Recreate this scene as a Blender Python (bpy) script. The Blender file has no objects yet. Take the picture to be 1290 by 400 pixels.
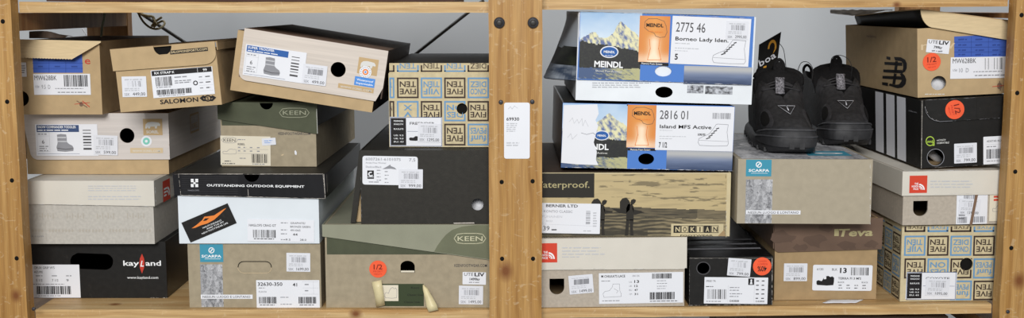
import bpy, math, random
from mathutils import Vector, Matrix, noise
from mathutils.geometry import tessellate_polygon
R = math.radians
scene = bpy.context.scene
col = scene.collection

# ------------------------------------------------------------------ camera
FPX, U0, V0 = 1330.0, 645.0, 163.0
PITCH = R(6.604)
CAM = Vector((0, -1.45, 1.60))
cd = bpy.data.cameras.new('camera'); cam = bpy.data.objects.new('camera', cd); col.objects.link(cam)
cam.location = CAM
cam.rotation_euler = (R(90) - PITCH, 0, 0)
cd.sensor_width = 36; cd.sensor_fit = 'HORIZONTAL'
cd.lens = 36 * FPX / 1290
cd.shift_y = -(200 - V0) / 1290
cd.clip_start = 0.05
scene.camera = cam

# ------------------------------------------------------------------ light
scene.view_settings.view_transform = 'Standard'
scene.view_settings.look = 'None'
scene.view_settings.gamma = 1
scene.view_settings.use_curve_mapping = False
scene.view_settings.exposure = 0.0
w = bpy.data.worlds.new('world'); scene.world = w; w.use_nodes = True
w.node_tree.nodes['Background'].inputs[0].default_value = (0.93, 0.97, 1.0, 1)
w.node_tree.nodes['Background'].inputs[1].default_value = 0.31

def area(name, loc, target, sx, sy, power, color=(1, 1, 1)):
    l = bpy.data.lights.new(name, 'AREA'); l.shape = 'RECTANGLE'; l.size = sx; l.size_y = sy
    l.energy = power; l.color = color
    o = bpy.data.objects.new(name, l); col.objects.link(o)
    o.location = loc
    o.rotation_euler = (Vector(target) - Vector(loc)).to_track_quat('-Z', 'Y').to_euler()
    return o
area('ceiling_light', (-0.2, -3.1, 2.75), (0.0, 0.1, 1.40), 1.5, 0.9, 104, (1.0, 0.985, 0.965))
area('added_wall_fill', (0.0, 0.75, 2.75), (0.0, 1.18, 1.3), 2.4, 0.25, 20, (0.95, 0.98, 1.0))  # unseen fill lamp, added to brighten the back wall

# ------------------------------------------------------------------ projection of measured points
_rot = Matrix.Rotation(R(90) - PITCH, 3, 'X')
def ray(u, v):
    return (_rot @ Vector(((u - U0) / FPX, -(v - V0) / FPX, -1))).normalized()
def P(u, v, Y):                      # point of the photo on the vertical plane y = Y
    d = ray(u, v); t = (Y - CAM.y) / d.y
    return CAM + d * t
def PZ(u, v, z):                     # point of the photo on the horizontal plane z
    d = ray(u, v); t = (z - CAM.z) / d.z
    return CAM + d * t

# ------------------------------------------------------------------ materials
def lin(h):
    if isinstance(h, str):
        h = h.lstrip('#'); c = [int(h[i:i + 2], 16) / 255 for i in (0, 2, 4)]
    else: c = h
    return tuple(((x / 12.92) if x <= 0.04045 else ((x + 0.055) / 1.055) ** 2.4) for x in c)
MATS = {}
def mat(name, hexc, rough=0.75, var=0.06, nscale=40, stretch=(1, 1, 1), bump=0.0, bscale=300, spec=0.3, coat=0.0, dirt=None, dirt_amt=0.0):
    m = bpy.data.materials.new(name); m.use_nodes = True; nt = m.node_tree; b = nt.nodes['Principled BSDF']
    b.inputs['Roughness'].default_value = rough
    b.inputs['Specular IOR Level'].default_value = spec
    if coat: b.inputs['Coat Weight'].default_value = coat; b.inputs['Coat Roughness'].default_value = 0.15
    c = lin(hexc)
    tc = nt.nodes.new('ShaderNodeTexCoord'); mp = nt.nodes.new('ShaderNodeMapping'); mp.inputs['Scale'].default_value = stretch
    nt.links.new(tc.outputs['Object'], mp.inputs[0])
    n = nt.nodes.new('ShaderNodeTexNoise'); n.inputs['Scale'].default_value = nscale; n.inputs['Detail'].default_value = 5
    nt.links.new(mp.outputs[0], n.inputs['Vector'])
    r = nt.nodes.new('ShaderNodeValToRGB')
    r.color_ramp.elements[0].position = 0.3; r.color_ramp.elements[1].position = 0.7
    r.color_ramp.elements[0].color = (*[max(0, x * (1 - 2 * var)) for x in c], 1)
    r.color_ramp.elements[1].color = (*[min(1, x * (1 + 2 * var)) for x in c], 1)
    nt.links.new(n.outputs[0], r.inputs[0])
    out = r.outputs[0]
    if dirt:
        n2 = nt.nodes.new('ShaderNodeTexNoise'); n2.inputs['Scale'].default_value = 90; n2.inputs['Detail'].default_value = 8
        nt.links.new(tc.outputs['Object'], n2.inputs['Vector'])
        r2 = nt.nodes.new('ShaderNodeValToRGB'); r2.color_ramp.elements[0].position = 0.62; r2.color_ramp.elements[1].position = 0.72
        r2.color_ramp.elements[1].color = (dirt_amt,) * 3 + (1,)
        nt.links.new(n2.outputs[0], r2.inputs[0])
        mx = nt.nodes.new('ShaderNodeMix'); mx.data_type = 'RGBA'
        nt.links.new(r2.outputs[0], mx.inputs[0]); nt.links.new(out, mx.inputs[6]); mx.inputs[7].default_value = (*lin(dirt), 1)
        out = mx.outputs[2]
    nt.links.new(out, b.inputs['Base Color'])
    if bump:
        n3 = nt.nodes.new('ShaderNodeTexNoise'); n3.inputs['Scale'].default_value = bscale; n3.inputs['Detail'].default_value = 3
        nt.links.new(mp.outputs[0], n3.inputs['Vector'])
        bp = nt.nodes.new('ShaderNodeBump'); bp.inputs['Strength'].default_value = bump; bp.inputs['Distance'].default_value = 0.001
        nt.links.new(n3.outputs[0], bp.inputs['Height']); nt.links.new(bp.outputs[0], b.inputs['Normal'])
    MATS[name] = m
    return m
def ink(name, hexc, rough=0.6, spec=0.3):
    m = bpy.data.materials.new(name); m.use_nodes = True; b = m.node_tree.nodes['Principled BSDF']
    b.inputs['Base Color'].default_value = (*lin(hexc), 1); b.inputs['Roughness'].default_value = rough
    b.inputs['Specular IOR Level'].default_value = spec
    MATS[name] = m
    return m
def picture_mat(name, rough=0.45):
    m = bpy.data.materials.new(name); m.use_nodes = True; nt = m.node_tree; b = nt.nodes['Principled BSDF']
    a = nt.nodes.new('ShaderNodeAttribute'); a.attribute_name = 'Col'
    nt.links.new(a.outputs['Color'], b.inputs['Base Color']); b.inputs['Roughness'].default_value = rough
    MATS[name] = m
picture_mat('printed_picture', 0.5)

def wood(name, light, dark, axis, knots=(), scratch=0.22, scale=1.0):
    m = bpy.data.materials.new(name); m.use_nodes = True; nt = m.node_tree; N = nt.nodes; L = nt.links; b = N['Principled BSDF']
    b.inputs['Roughness'].default_value = 0.5; b.inputs['Specular IOR Level'].default_value = 0.35
    tc = N.new('ShaderNodeTexCoord')
    def mapped(s):
        mp = N.new('ShaderNodeMapping'); mp.inputs['Scale'].default_value = s; L.new(tc.outputs['Object'], mp.inputs[0]); return mp.outputs[0]
    def vec(a, o): return tuple(a if i == axis else o for i in range(3))
    def noi(v, sc, det=4, dist=0.0):
        n = N.new('ShaderNodeTexNoise'); n.inputs['Scale'].default_value = sc; n.inputs['Detail'].default_value = det
        n.inputs['Distortion'].default_value = dist; L.new(v, n.inputs['Vector']); return n.outputs[0]
    def ramp(i, p0, p1, c0, c1):
        r = N.new('ShaderNodeValToRGB'); r.color_ramp.elements[0].position = p0; r.color_ramp.elements[1].position = p1
        r.color_ramp.elements[0].color = (*c0, 1); r.color_ramp.elements[1].color = (*c1, 1); L.new(i, r.inputs[0]); return r.outputs[0]
    def mix(f, a, c, blend='MIX'):
        x = N.new('ShaderNodeMix'); x.data_type = 'RGBA'; x.blend_type = blend
        for s, val in ((0, f), (6, a), (7, c)):
            if isinstance(val, (float, int)): x.inputs[s].default_value = val
            elif isinstance(val, tuple): x.inputs[s].default_value = (*val, 1)
            else: L.new(val, x.inputs[s])
        return x.outputs[2]
    lt, dk = lin(light), lin(dark)
    g = noi(mapped(vec(0.9 * scale, 26 * scale)), 2.2, 3, 0.8)                 # broad year rings
    base = ramp(g, 0.3, 0.72, dk, lt)
    fine = noi(mapped(vec(6, 260)), 3.0, 4)
    base = mix(0.5, base, ramp(fine, 0.35, 0.65, (0.55, 0.5, 0.44), (1, 1, 1)), 'MULTIPLY')
    w_ = N.new('ShaderNodeTexWave'); w_.wave_type = 'BANDS'; w_.bands_direction = 'X' if axis != 0 else 'Z'
    w_.inputs['Scale'].default_value = 9; w_.inputs['Distortion'].default_value = 11; w_.inputs['Detail'].default_value = 2; w_.inputs['Detail Scale'].default_value = 0.8
    L.new(mapped(vec(0.55, 2.6)), w_.inputs['Vector'])
    base = mix(0.42, base, ramp(w_.outputs[0], 0.0, 0.6, (0.62, 0.5, 0.38), (1, 1, 1)), 'MULTIPLY')
    blot = noi(mapped((6, 6, 6)), 1.6, 3)
    base = mix(0.3, base, ramp(blot, 0.35, 0.65, (0.75, 0.68, 0.6), (1, 1, 1)), 'MULTIPLY')
    sc = noi(mapped(vec(40, 26)), 2.0, 8, 2.5)
    base = mix(ramp(sc, 0.60, 0.68, (0, 0, 0), (scratch,) * 3), base, lin('#ead9b8'))
    for (kx, ky, kz, kr) in knots:
        sb = N.new('ShaderNodeVectorMath'); sb.operation = 'SUBTRACT'; L.new(tc.outputs['Object'], sb.inputs[0]); sb.inputs[1].default_value = (kx, ky, kz)
        ml = N.new('ShaderNodeVectorMath'); ml.operation = 'MULTIPLY'; L.new(sb.outputs[0], ml.inputs[0]); ml.inputs[1].default_value = vec(0.75, 1)
        ln = N.new('ShaderNodeVectorMath'); ln.operation = 'LENGTH'; L.new(ml.outputs[0], ln.inputs[0])
        mr = N.new('ShaderNodeMapRange'); mr.inputs['From Min'].default_value = kr * 0.35; mr.inputs['From Max'].default_value = kr * 1.5
        mr.inputs['To Min'].default_value = 1; mr.inputs['To Max'].default_value = 0; L.new(ln.outputs['Value'], mr.inputs[0])
        base = mix(mr.outputs[0], base, lin('#7a4a26'))
    L.new(base, b.inputs['Base Color'])
    bp = N.new('ShaderNodeBump'); bp.inputs['Strength'].default_value = 0.25; bp.inputs['Distance'].default_value = 0.0008
    L.new(fine, bp.inputs['Height']); L.new(bp.outputs[0], b.inputs['Normal'])
    MATS[name] = m
    return m

mat('wall_paint', '#b7babd', 0.9, 0.015, 3)
mat('floor_concrete', '#8d8a85', 0.8, 0.08, 6)
mat('kraft_tan', '#b9a07a', 0.8, 0.035, 60, bump=0.12)
mat('kraft_tan_inner', '#d6c19a', 0.85, 0.03, 60, (1, 1, 8))
mat('kraft_grey', '#aaa08c', 0.85, 0.025, 90, bump=0.15)
mat('kraft_olive', '#a2967f', 0.85, 0.05, 90, bump=0.15)
mat('kraft_brown', '#a58c68', 0.85, 0.05, 60, bump=0.12)
mat('sorel_lid', '#cfc8c3', 0.6, 0.035, 6, (1, 1, 40))
mat('sorel_lid_tan', '#d3c9bf', 0.6, 0.05, 6, (1, 1, 40))
mat('sorel_top', '#8a7466', 0.6, 0.08, 20, (3, 1, 1))
mat('stone_lid', '#d6d1c6', 0.8, 0.015, 30, bump=0.1)
mat('stone_body', '#bcb8b0', 0.85, 0.045, 220, bump=0.15)
mat('stone_body_dark', '#b4aa9c', 0.85, 0.045, 220, bump=0.15)
mat('black_card', '#1c1b1a', 0.5, 0.10, 120, bump=0.08, dirt='#6a655c', dirt_amt=0.08)
mat('black_gloss', '#151417', 0.28, 0.12, 25, (6, 6, 1), spec=0.5, bump=0.05)
mat('black_flat', '#161514', 0.6, 0.1, 90)
mat('charcoal_card', '#2b2924', 0.55, 0.08, 120, bump=0.1, dirt='#6a655c', dirt_amt=0.06)
mat('worn_edge', '#cfc8bf', 0.9, 0.1, 400)
mat('pale_blue_card', '#dde4ea', 0.55, 0.015, 20)
mat('white_card', '#e6ebf0', 0.5, 0.02, 30)
mat('green_lid', '#8f907d', 0.6, 0.03, 30, bump=0.08)
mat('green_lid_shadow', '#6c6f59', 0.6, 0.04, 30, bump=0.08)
mat('green_band', '#4c503d', 0.6, 0.05, 60, bump=0.08)
mat('brown_lid', '#6b5648', 0.5, 0.08, 20, bump=0.08)
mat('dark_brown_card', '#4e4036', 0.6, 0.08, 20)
mat('camo_brown', '#5e4b3f', 0.55, 0.06, 20)
mat('brown_dark_red', '#4a2c24', 0.6, 0.08, 20)
mat('khaki_print', '#cdbf99', 0.6, 0.04, 40)
mat('tile_base', '#cbbd99', 0.75, 0.05, 120, bump=0.1)
mat('label_white', '#e6e8ee', 0.45, 0.006, 20)
mat('price_white', '#dfe1e8', 0.5, 0.008, 20)
mat('label_cream', '#e0d8c4', 0.6, 0.01, 20)
mat('orange_paper', '#f2603a', 0.6, 0.03, 60)
mat('tape_tan', '#d8cba0', 0.4, 0.06, 60)
mat('tissue', '#d9dade', 0.8, 0.12, 60, bump=0.6, bscale=60)
mat('steel_dark', '#3a3836', 0.4, 0.1, 200)
mat('rope_fibre', '#8d8266', 0.9, 0.15, 300, bump=0.5, bscale=900)
mat('cord_green', '#9fa48c', 0.9, 0.1, 300)
mat('hole_dark', '#0c0a08', 0.9, 0.1, 50)
mat('bolt_black', '#35353a', 0.35, 0.1, 100, spec=0.5)
mat('shoe_upper', '#2f2e2f', 0.75, 0.18, 160, bump=0.35, bscale=700)
mat('shoe_mesh', '#222122', 0.9, 0.25, 400, bump=0.6, bscale=1600)
mat('shoe_lining', '#141314', 0.9, 0.2, 300, bump=0.4, bscale=900)
mat('shoe_overlay', '#383739', 0.6, 0.12, 160, bump=0.3, bscale=500)
mat('shoe_rubber', '#313133', 0.55, 0.12, 100, bump=0.15, bscale=300)
mat('shoe_rubber_light', '#4a4a4d', 0.5, 0.12, 100)
mat('shoe_webbing', '#77757a', 0.8, 0.45, 420)
for n_, h_ in dict(ink_black='#1b191b', ink_grey='#8f9096', ink_light='#c3c5ca', ink_white='#f2f4f6', ink_blue='#2d5fa6', ink_navy='#3d5078',
                   ink_dark_red='#7c2418', ink_red='#c23d2e', ink_tnf='#d3452f', ink_orange='#e8853a', ink_tan='#c2a67b', ink_tan_light='#d0bb98', ink_teal='#3f93ad', ink_sky='#4f8fdc',
                   ink_tile_blue='#6b98c0', ink_tile_black='#3d302a', ink_nb_blue='#3f5fb4', ink_nb_grid='#2c4690', ink_gold='#e2a33a', ink_taupe='#b5aea2',
                   ink_green='#a9c64a', ink_mint='#7fc8b8', ink_brown='#7b6250', ink_khaki='#b0a67c', ink_dark_green='#38432b', ink_dark_grey='#4c4b4e',
                   ink_meindl_blue='#4f7fcb', ink_pale='#d8d8d4', ink_keen='#c8c6a8', ink_keen_dim='#9a9c86', ink_shade='#83734f', ink_charcoal='#2b2823', ink_stripe='#e8eaf2').items():
    ink(n_, h_)
MATS['ink_gloss_white'] = ink('ink_gloss_white', '#c9c9cf', 0.4)

# ------------------------------------------------------------------ mesh collecting
class MB:
    def __init__(s):
        s.v = []; s.f = []; s.m = []; s.names = []; s.c = {}; s.smooth = set()
    def mi(s, m):
        if m not in s.names: s.names.append(m)
        return s.names.index(m)
    def add(s, verts, faces, m, cols=None, smooth=False):
        o = len(s.v); s.v += [tuple(p) for p in verts]; k = s.mi(m)
        for i, f in enumerate(faces):
            if cols: s.c[len(s.f)] = cols[i]
            if smooth: s.smooth.add(len(s.f))
            s.f.append(tuple(o + j for j in f)); s.m.append(k)
    def box(s, x0, x1, y0, y1, z0, z1, m):
        v = [(x, y, z) for z in (z0, z1) for y in (y0, y1) for x in (x0, x1)]
        s.add(v, [(0, 2, 3, 1), (4, 5, 7, 6), (0, 1, 5, 4), (2, 6, 7, 3), (0, 4, 6, 2), (1, 3, 7, 5)], m)
    def slab(s, fn, outline, t, m, holes=(), medge=None, mback=None):
        """an extruded flat panel: fn(a, b, off) gives 3-D; outline and holes are lists of (a, b)"""
        loops = [list(outline)] + [list(h) for h in holes]
        tri = tessellate_polygon([[Vector((a, b, 0)) for a, b in l] for l in loops])
        pts = [p for l in loops for p in l]
        F, B = [], []
        for t3 in tri:
            (a0, b0), (a1, b1), (a2, b2) = (pts[i] for i in t3)
            ccw = (a1 - a0) * (b2 - b0) - (a2 - a0) * (b1 - b0) > 0
            f = tuple(t3) if ccw else tuple(reversed(t3))
            F.append(f); B.append(tuple(reversed(f)))
        s.add([fn(a, b, 0) for a, b in pts], F, m)
        s.add([fn(a, b, -t) for a, b in pts], B, mback or medge or m)
        for k, l in enumerate(loops):
            n = len(l); area2 = sum(l[i][0] * l[(i + 1) % n][1] - l[(i + 1) % n][0] * l[i][1] for i in range(n))
            if (area2 > 0) != (k == 0): l = list(reversed(l))
            vv = [fn(a, b, 0) for a, b in l] + [fn(a, b, -t) for a, b in l]
            s.add(vv, [((i + 1) % n, i, n + i, n + (i + 1) % n) for i in range(n)], medge or m)
    def tube(s, pts, r, m, seg=8, closed=False):
        pts = [Vector(p) for p in pts]; n = len(pts); V = []; rr = r if isinstance(r, (list, tuple)) else [r] * n
        up = Vector((0.13, 0.31, 0.94))
        for i, p in enumerate(pts):
            a = pts[i - 1] if (i or closed) else p; b = pts[(i + 1) % n] if (i < n - 1 or closed) else p
            t = (b - a).normalized(); x = t.cross(up)
            if x.length < 1e-3: x = t.cross(Vector((1, 0, 0)))
            x.normalize(); y = t.cross(x)
            V += [p + (x * math.cos(2 * math.pi * k / seg) + y * math.sin(2 * math.pi * k / seg)) * rr[i] for k in range(seg)]
        F = [(i * seg + k, i * seg + (k + 1) % seg, ((i + 1) % n) * seg + (k + 1) % seg, ((i + 1) % n) * seg + k) for i in range(n if closed else n - 1) for k in range(seg)]
        if not closed: F += [tuple(reversed(range(seg))), tuple((n - 1) * seg + k for k in range(seg))]
        s.add(V, F, m, smooth=True)
    def grid(s, rows, m, smooth=True, t=0.0, cols=None):
        """a sheet of rows of 3-D points; t gives it thickness"""
        nr, nc = len(rows), len(rows[0]); V = [Vector(p) for r_ in rows for p in r_]
        F = [(i * nc + j, i * nc + j + 1, (i + 1) * nc + j + 1, (i + 1) * nc + j) for i in range(nr - 1) for j in range(nc - 1)]
        if t:
            nn = [Vector((0, 0, 0)) for _ in V]
            for f in F:
                n_ = (V[f[1]] - V[f[0]]).cross(V[f[3]] - V[f[0]])
                for i in f: nn[i] += n_
            W = [V[i] - nn[i].normalized() * t for i in range(len(V))]
            k = len(V)
            rim = [(i * nc, (i + 1) * nc) for i in range(nr - 1)] + [((nr - 1) * nc + j, (nr - 1) * nc + j + 1) for j in range(nc - 1)] + \
                  [((i + 1) * nc + nc - 1, i * nc + nc - 1) for i in range(nr - 1)] + [(j + 1, j) for j in range(nc - 1)]
            s.add(V + W, F + [tuple(k + i for i in reversed(f)) for f in F] + [(a, a + k, b + k, b)[::-1] for a, b in rim], m,
                  cols=(cols + cols + [cols[0]] * len(rim)) if cols else None, smooth=smooth)
        else: s.add(V, F, m, cols=cols, smooth=smooth)
    def build(s, name, parent=None, bevel=0.0, subsurf=0):
        me = bpy.data.meshes.new(name); me.from_pydata(s.v, [], s.f); me.update()
        for n_ in s.names: me.materials.append(MATS[n_])
        me.polygons.foreach_set('material_index', s.m)
        me.polygons.foreach_set('use_smooth', [i in s.smooth for i in range(len(s.f))])
        if s.c:
            at = me.color_attributes.new('Col', 'FLOAT_COLOR', 'CORNER'); i = 0
            data = []
            for k, f in enumerate(s.f): data += list((*s.c.get(k, (0.5, 0.5, 0.5)), 1)) * len(f)
            at.data.foreach_set('color', data)
        o = bpy.data.objects.new(name, me); col.objects.link(o)
        if parent: o.parent = parent
        if bevel:
            b = o.modifiers.new('bevel', 'BEVEL'); b.width = bevel; b.segments = 1; b.limit_method = 'ANGLE'; b.angle_limit = R(60)
        if subsurf:
            b = o.modifiers.new('smooth', 'SUBSURF'); b.levels = subsurf; b.render_levels = subsurf
        return o

def empty(name, M):
    o = bpy.data.objects.new(name, None); col.objects.link(o); o.matrix_world = M; o.empty_display_size = 0.02
    return o
def tag(o, label=None, cat=None, group=None, kind=None):
    if label: o['label'] = label
    if cat: o['category'] = cat
    if group: o['group'] = group
    if kind: o['kind'] = kind
    return o

# ------------------------------------------------------------------ lettering
_tx = {}
def glyphs(s, bold=0.0, res=2):
    k = (s, bold, res)
    if k not in _tx:
        c = bpy.data.curves.new('lettering', 'FONT'); c.body = s; c.size = 1; c.resolution_u = res; c.offset = bold
        o = bpy.data.objects.new('lettering', c); col.objects.link(o)
        dg = bpy.context.evaluated_depsgraph_get()
        me = bpy.data.meshes.new_from_object(o.evaluated_get(dg))
        V = [(v.co.x, v.co.y) for v in me.vertices]; F = [tuple(p.vertices) for p in me.polygons]
        bpy.data.objects.remove(o); bpy.data.curves.remove(c); bpy.data.meshes.remove(me)
        _tx[k] = (V, F)
    return _tx[k]
CAPH = 0.729

class Face:
    """A flat surface to print on. m(u, v) gives plane coordinates (a, b); fn(a, b, off) gives 3-D."""
    def __init__(s, mb, fn, m, off=0.0003):
        s.mb, s.fn, s.m, s.off, s.rnd = mb, fn, m, off, random.Random(len(mb.v) + 7); s.cut = None
    def raw(s, pts, mat, lay=0, holes=()):
        loops = [pts] + list(holes)
        tri = tessellate_polygon([[Vector((a, b, 0)) for a, b in l] for l in loops]); pp = [p for l in loops for p in l]
        F = []
        for t3 in tri:
            (a0, b0), (a1, b1), (a2, b2) = (pp[i] for i in t3)
            if s.cut and math.hypot((a0 + a1 + a2) / 3 - s.cut[0], (b0 + b1 + b2) / 3 - s.cut[1]) < s.cut[2]: continue
            F.append(tuple(t3) if (a1 - a0) * (b2 - b0) - (a2 - a0) * (b1 - b0) > 0 else tuple(reversed(t3)))
        s.mb.add([s.fn(a, b, s.off + lay * 0.0002) for a, b in pp], F, mat)
    def corners(s, u0, v0, u1, v1):
        a0, b0 = s.m(u0, v0); a1, b1 = s.m(u1, v1); return min(a0, a1), min(b0, b1), max(a0, a1), max(b0, b1)
    def rect(s, u0, v0, u1, v1, mat, lay=0):
        a0, b0, a1, b1 = s.corners(u0, v0, u1, v1)
        s.raw([(a0, b0), (a1, b0), (a1, b1), (a0, b1)], mat, lay)
    def frame(s, u0, v0, u1, v1, w, mat, lay=0):
        a0, b0, a1, b1 = s.corners(u0, v0, u1, v1); q = abs(b1 - b0) / max(abs(v1 - v0), 1e-6) * w; p = abs(a1 - a0) / max(abs(u1 - u0), 1e-6) * w
        for (x0, y0, x1, y1) in ((a0, b0, a1, b0 + q), (a0, b1 - q, a1, b1), (a0, b0 + q, a0 + p, b1 - q), (a1 - p, b0 + q, a1, b1 - q)):
            nx, ny = (12, 1) if x1 - x0 > y1 - y0 else (1, 12)
            if not s.cut: nx = ny = 1
            for i in range(nx):
                for j in range(ny):
                    xa, xb, ya, yb = x0 + (x1 - x0) * i / nx, x0 + (x1 - x0) * (i + 1) / nx, y0 + (y1 - y0) * j / ny, y0 + (y1 - y0) * (j + 1) / ny
                    s.raw([(xa, ya), (xb, ya), (xb, yb), (xa, yb)], mat, lay)
    def poly(s, pts, mat, lay=0):
        s.raw([s.m(u, v) for u, v in pts], mat, lay)
    def disc(s, u, v, ru, rv, mat, lay=0, n=24, ring=0.0, a0=0, a1=360):
        pts = [s.m(u + ru * math.cos(R(a0 + (a1 - a0) * k / n)), v - rv * math.sin(R(a0 + (a1 - a0) * k / n))) for k in range(n + (a1 - a0 != 360))]
        if ring:
            q = 1 - ring
            inn = [s.m(u + q * ru * math.cos(R(a0 + (a1 - a0) * k / n)), v - q * rv * math.sin(R(a0 + (a1 - a0) * k / n))) for k in range(n + (a1 - a0 != 360))]
            if a1 - a0 == 360:
                for k in range(n): s.raw([pts[k], pts[(k + 1) % n], inn[(k + 1) % n], inn[k]], mat, lay)
            else:
                for k in range(n): s.raw([pts[k], pts[k + 1], inn[k + 1], inn[k]], mat, lay)
        else: s.raw(pts, mat, lay)
    def line(s, pts, w, mat, lay=0):
        P_ = [Vector(s.m(u, v)) for u, v in pts]
        d = (Vector(s.m(pts[0][0] + 1, pts[0][1])) - P_[0]).length * w / 2
        for a, b in zip(P_, P_[1:]):
            t = (b - a)
            if t.length < 1e-7: continue
            t.normalize(); n = Vector((-t.y, t.x)) * d; e = t * d * 0.4
            s.raw([tuple(a - e - n), tuple(b + e - n), tuple(b + e + n), tuple(a - e + n)], mat, lay)
    def text(s, txt, u0, v0, u1, v1, h, mat, lay=1, bold=0.0, shear=0.0, flip=False, res=2):
        """txt with its baseline from (u0, v0) to (u1, v1), capitals h high"""
        V, F = glyphs(txt, min(bold * 0.5, 0.03), res)
        if not V: return
        x0 = min(p[0] for p in V); x1 = max(p[0] for p in V)
        p0 = Vector(s.m(u0, v0)); p1 = Vector(s.m(u1, v1)); X = (p1 - p0); L_ = X.length; X.normalize(); Y_ = Vector((-X.y, X.x))
        up = Vector(s.m(u0, v0 - 1)) - p0
        hs = up.length * h / CAPH
        sx = L_ / max(x1 - x0, 1e-6)
        pts = []
        for x, y in V:
            q = p0 + X * ((x - x0) * sx + shear * y * hs) + Y_ * (y * hs)
            pts.append(s.fn(q.x, q.y, s.off + lay * 0.0002))
        if s.cut:
            fl = []
            inv = [(p0 + X * ((x - x0) * sx + shear * y * hs) + Y_ * (y * hs)) for x, y in V]
            for f in F:
                c_ = sum((inv[i] for i in f), Vector((0, 0))) / len(f)
                if (c_ - Vector(s.cut[:2])).length > s.cut[2]: fl.append(f)
            F = fl
        s.mb.add(pts, F, mat)
    def small(s, u0, v0, u1, v1, n, mat='ink_grey', lay=1, fill=0.45, ragged=0.25):
        """rows of print too small to read"""
        dv = (v1 - v0) / n
        for i in range(n):
            u = u0; end = u1 - (u1 - u0) * ragged * s.rnd.random()
            while u < end:
                w_ = abs(dv) * (0.8 + 2.2 * s.rnd.random()); e = min(u + w_, end)
                s.rect(u, v0 + i * dv + dv * (0.5 - fill / 2), e, v0 + i * dv + dv * (0.5 + fill / 2), mat, lay); u = e + abs(dv) * 0.45
    def bars(s, u0, v0, u1, v1, mat='ink_black', lay=1, mod=None):
        u = u0; m_ = mod or 0.55
        while u < u1:
            w_ = m_ * s.rnd.choice((1, 1, 2, 3)); e = min(u + w_, u1)
            s.rect(u, v0, e, v1, mat, lay); u = e + m_ * s.rnd.choice((1, 1, 2))
    def pic(s, u0, v0, u1, v1, nx, nz, fnc, lay=0, clip=None):
        a0, b0, a1, b1 = s.corners(u0, v0, u1, v1)
        V = [s.fn(a0 + (a1 - a0) * i / nx, b0 + (b1 - b0) * j / nz, s.off + lay * 0.0002) for j in range(nz + 1) for i in range(nx + 1)]
        F = []; C = []
        for j in range(nz):
            for i in range(nx):
                x, z = (i + 0.5) / nx, (j + 0.5) / nz
                if clip and not clip(x, z): continue
                F.append((j * (nx + 1) + i, j * (nx + 1) + i + 1, (j + 1) * (nx + 1) + i + 1, (j + 1) * (nx + 1) + i)); C.append(fnc(x, z))
        s.mb.add(V, F, 'printed_picture', cols=C)
    def wear(s, pts, w, n, mat='worn_edge', lay=2):
        P_ = [Vector(s.m(u, v)) for u, v in pts]; q = (Vector(s.m(pts[0][0] + 1, pts[0][1])) - P_[0]).length
        for a, b in zip(P_, P_[1:]):
            for _ in range(n):
                t = s.rnd.random(); l = s.rnd.uniform(0.004, 0.05); c = a.lerp(b, t); d = (b - a) * l; h = w * q * s.rnd.uniform(0.25, 1)
                nrm = Vector((-(b - a).y, (b - a).x)).normalized() * h
                s.raw([tuple(c - d), tuple(c + nrm * 0.4 - d * 0.3), tuple(c + nrm * 0.5 + d * 0.4), tuple(c + d), tuple(c - nrm * 0.5)], mat, lay)

def rrect(a0, b0, a1, b1, r, n=4, which='abcd'):
    """rounded rectangle outline; which corners: a bottom-left, b bottom-right, c top-right, d top-left"""
    pts = []
    for k, (cx, cy, st) in zip('abcd', ((a0 + r, b0 + r, 180), (a1 - r, b0 + r, 270), (a1 - r, b1 - r, 0), (a0 + r, b1 - r, 90))):
        if k in which: pts += [(cx + r * math.cos(R(st + 90 * i / n)), cy + r * math.sin(R(st + 90 * i / n))) for i in range(n + 1)]
        else: pts.append({'a': (a0, b0), 'b': (a1, b0), 'c': (a1, b1), 'd': (a0, b1)}[k])
    return pts
def ring_pts(a, b, ra, rb, n=28): return [(a + ra * math.cos(2 * math.pi * k / n), b + rb * math.sin(2 * math.pi * k / n)) for k in range(n)]

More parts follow.
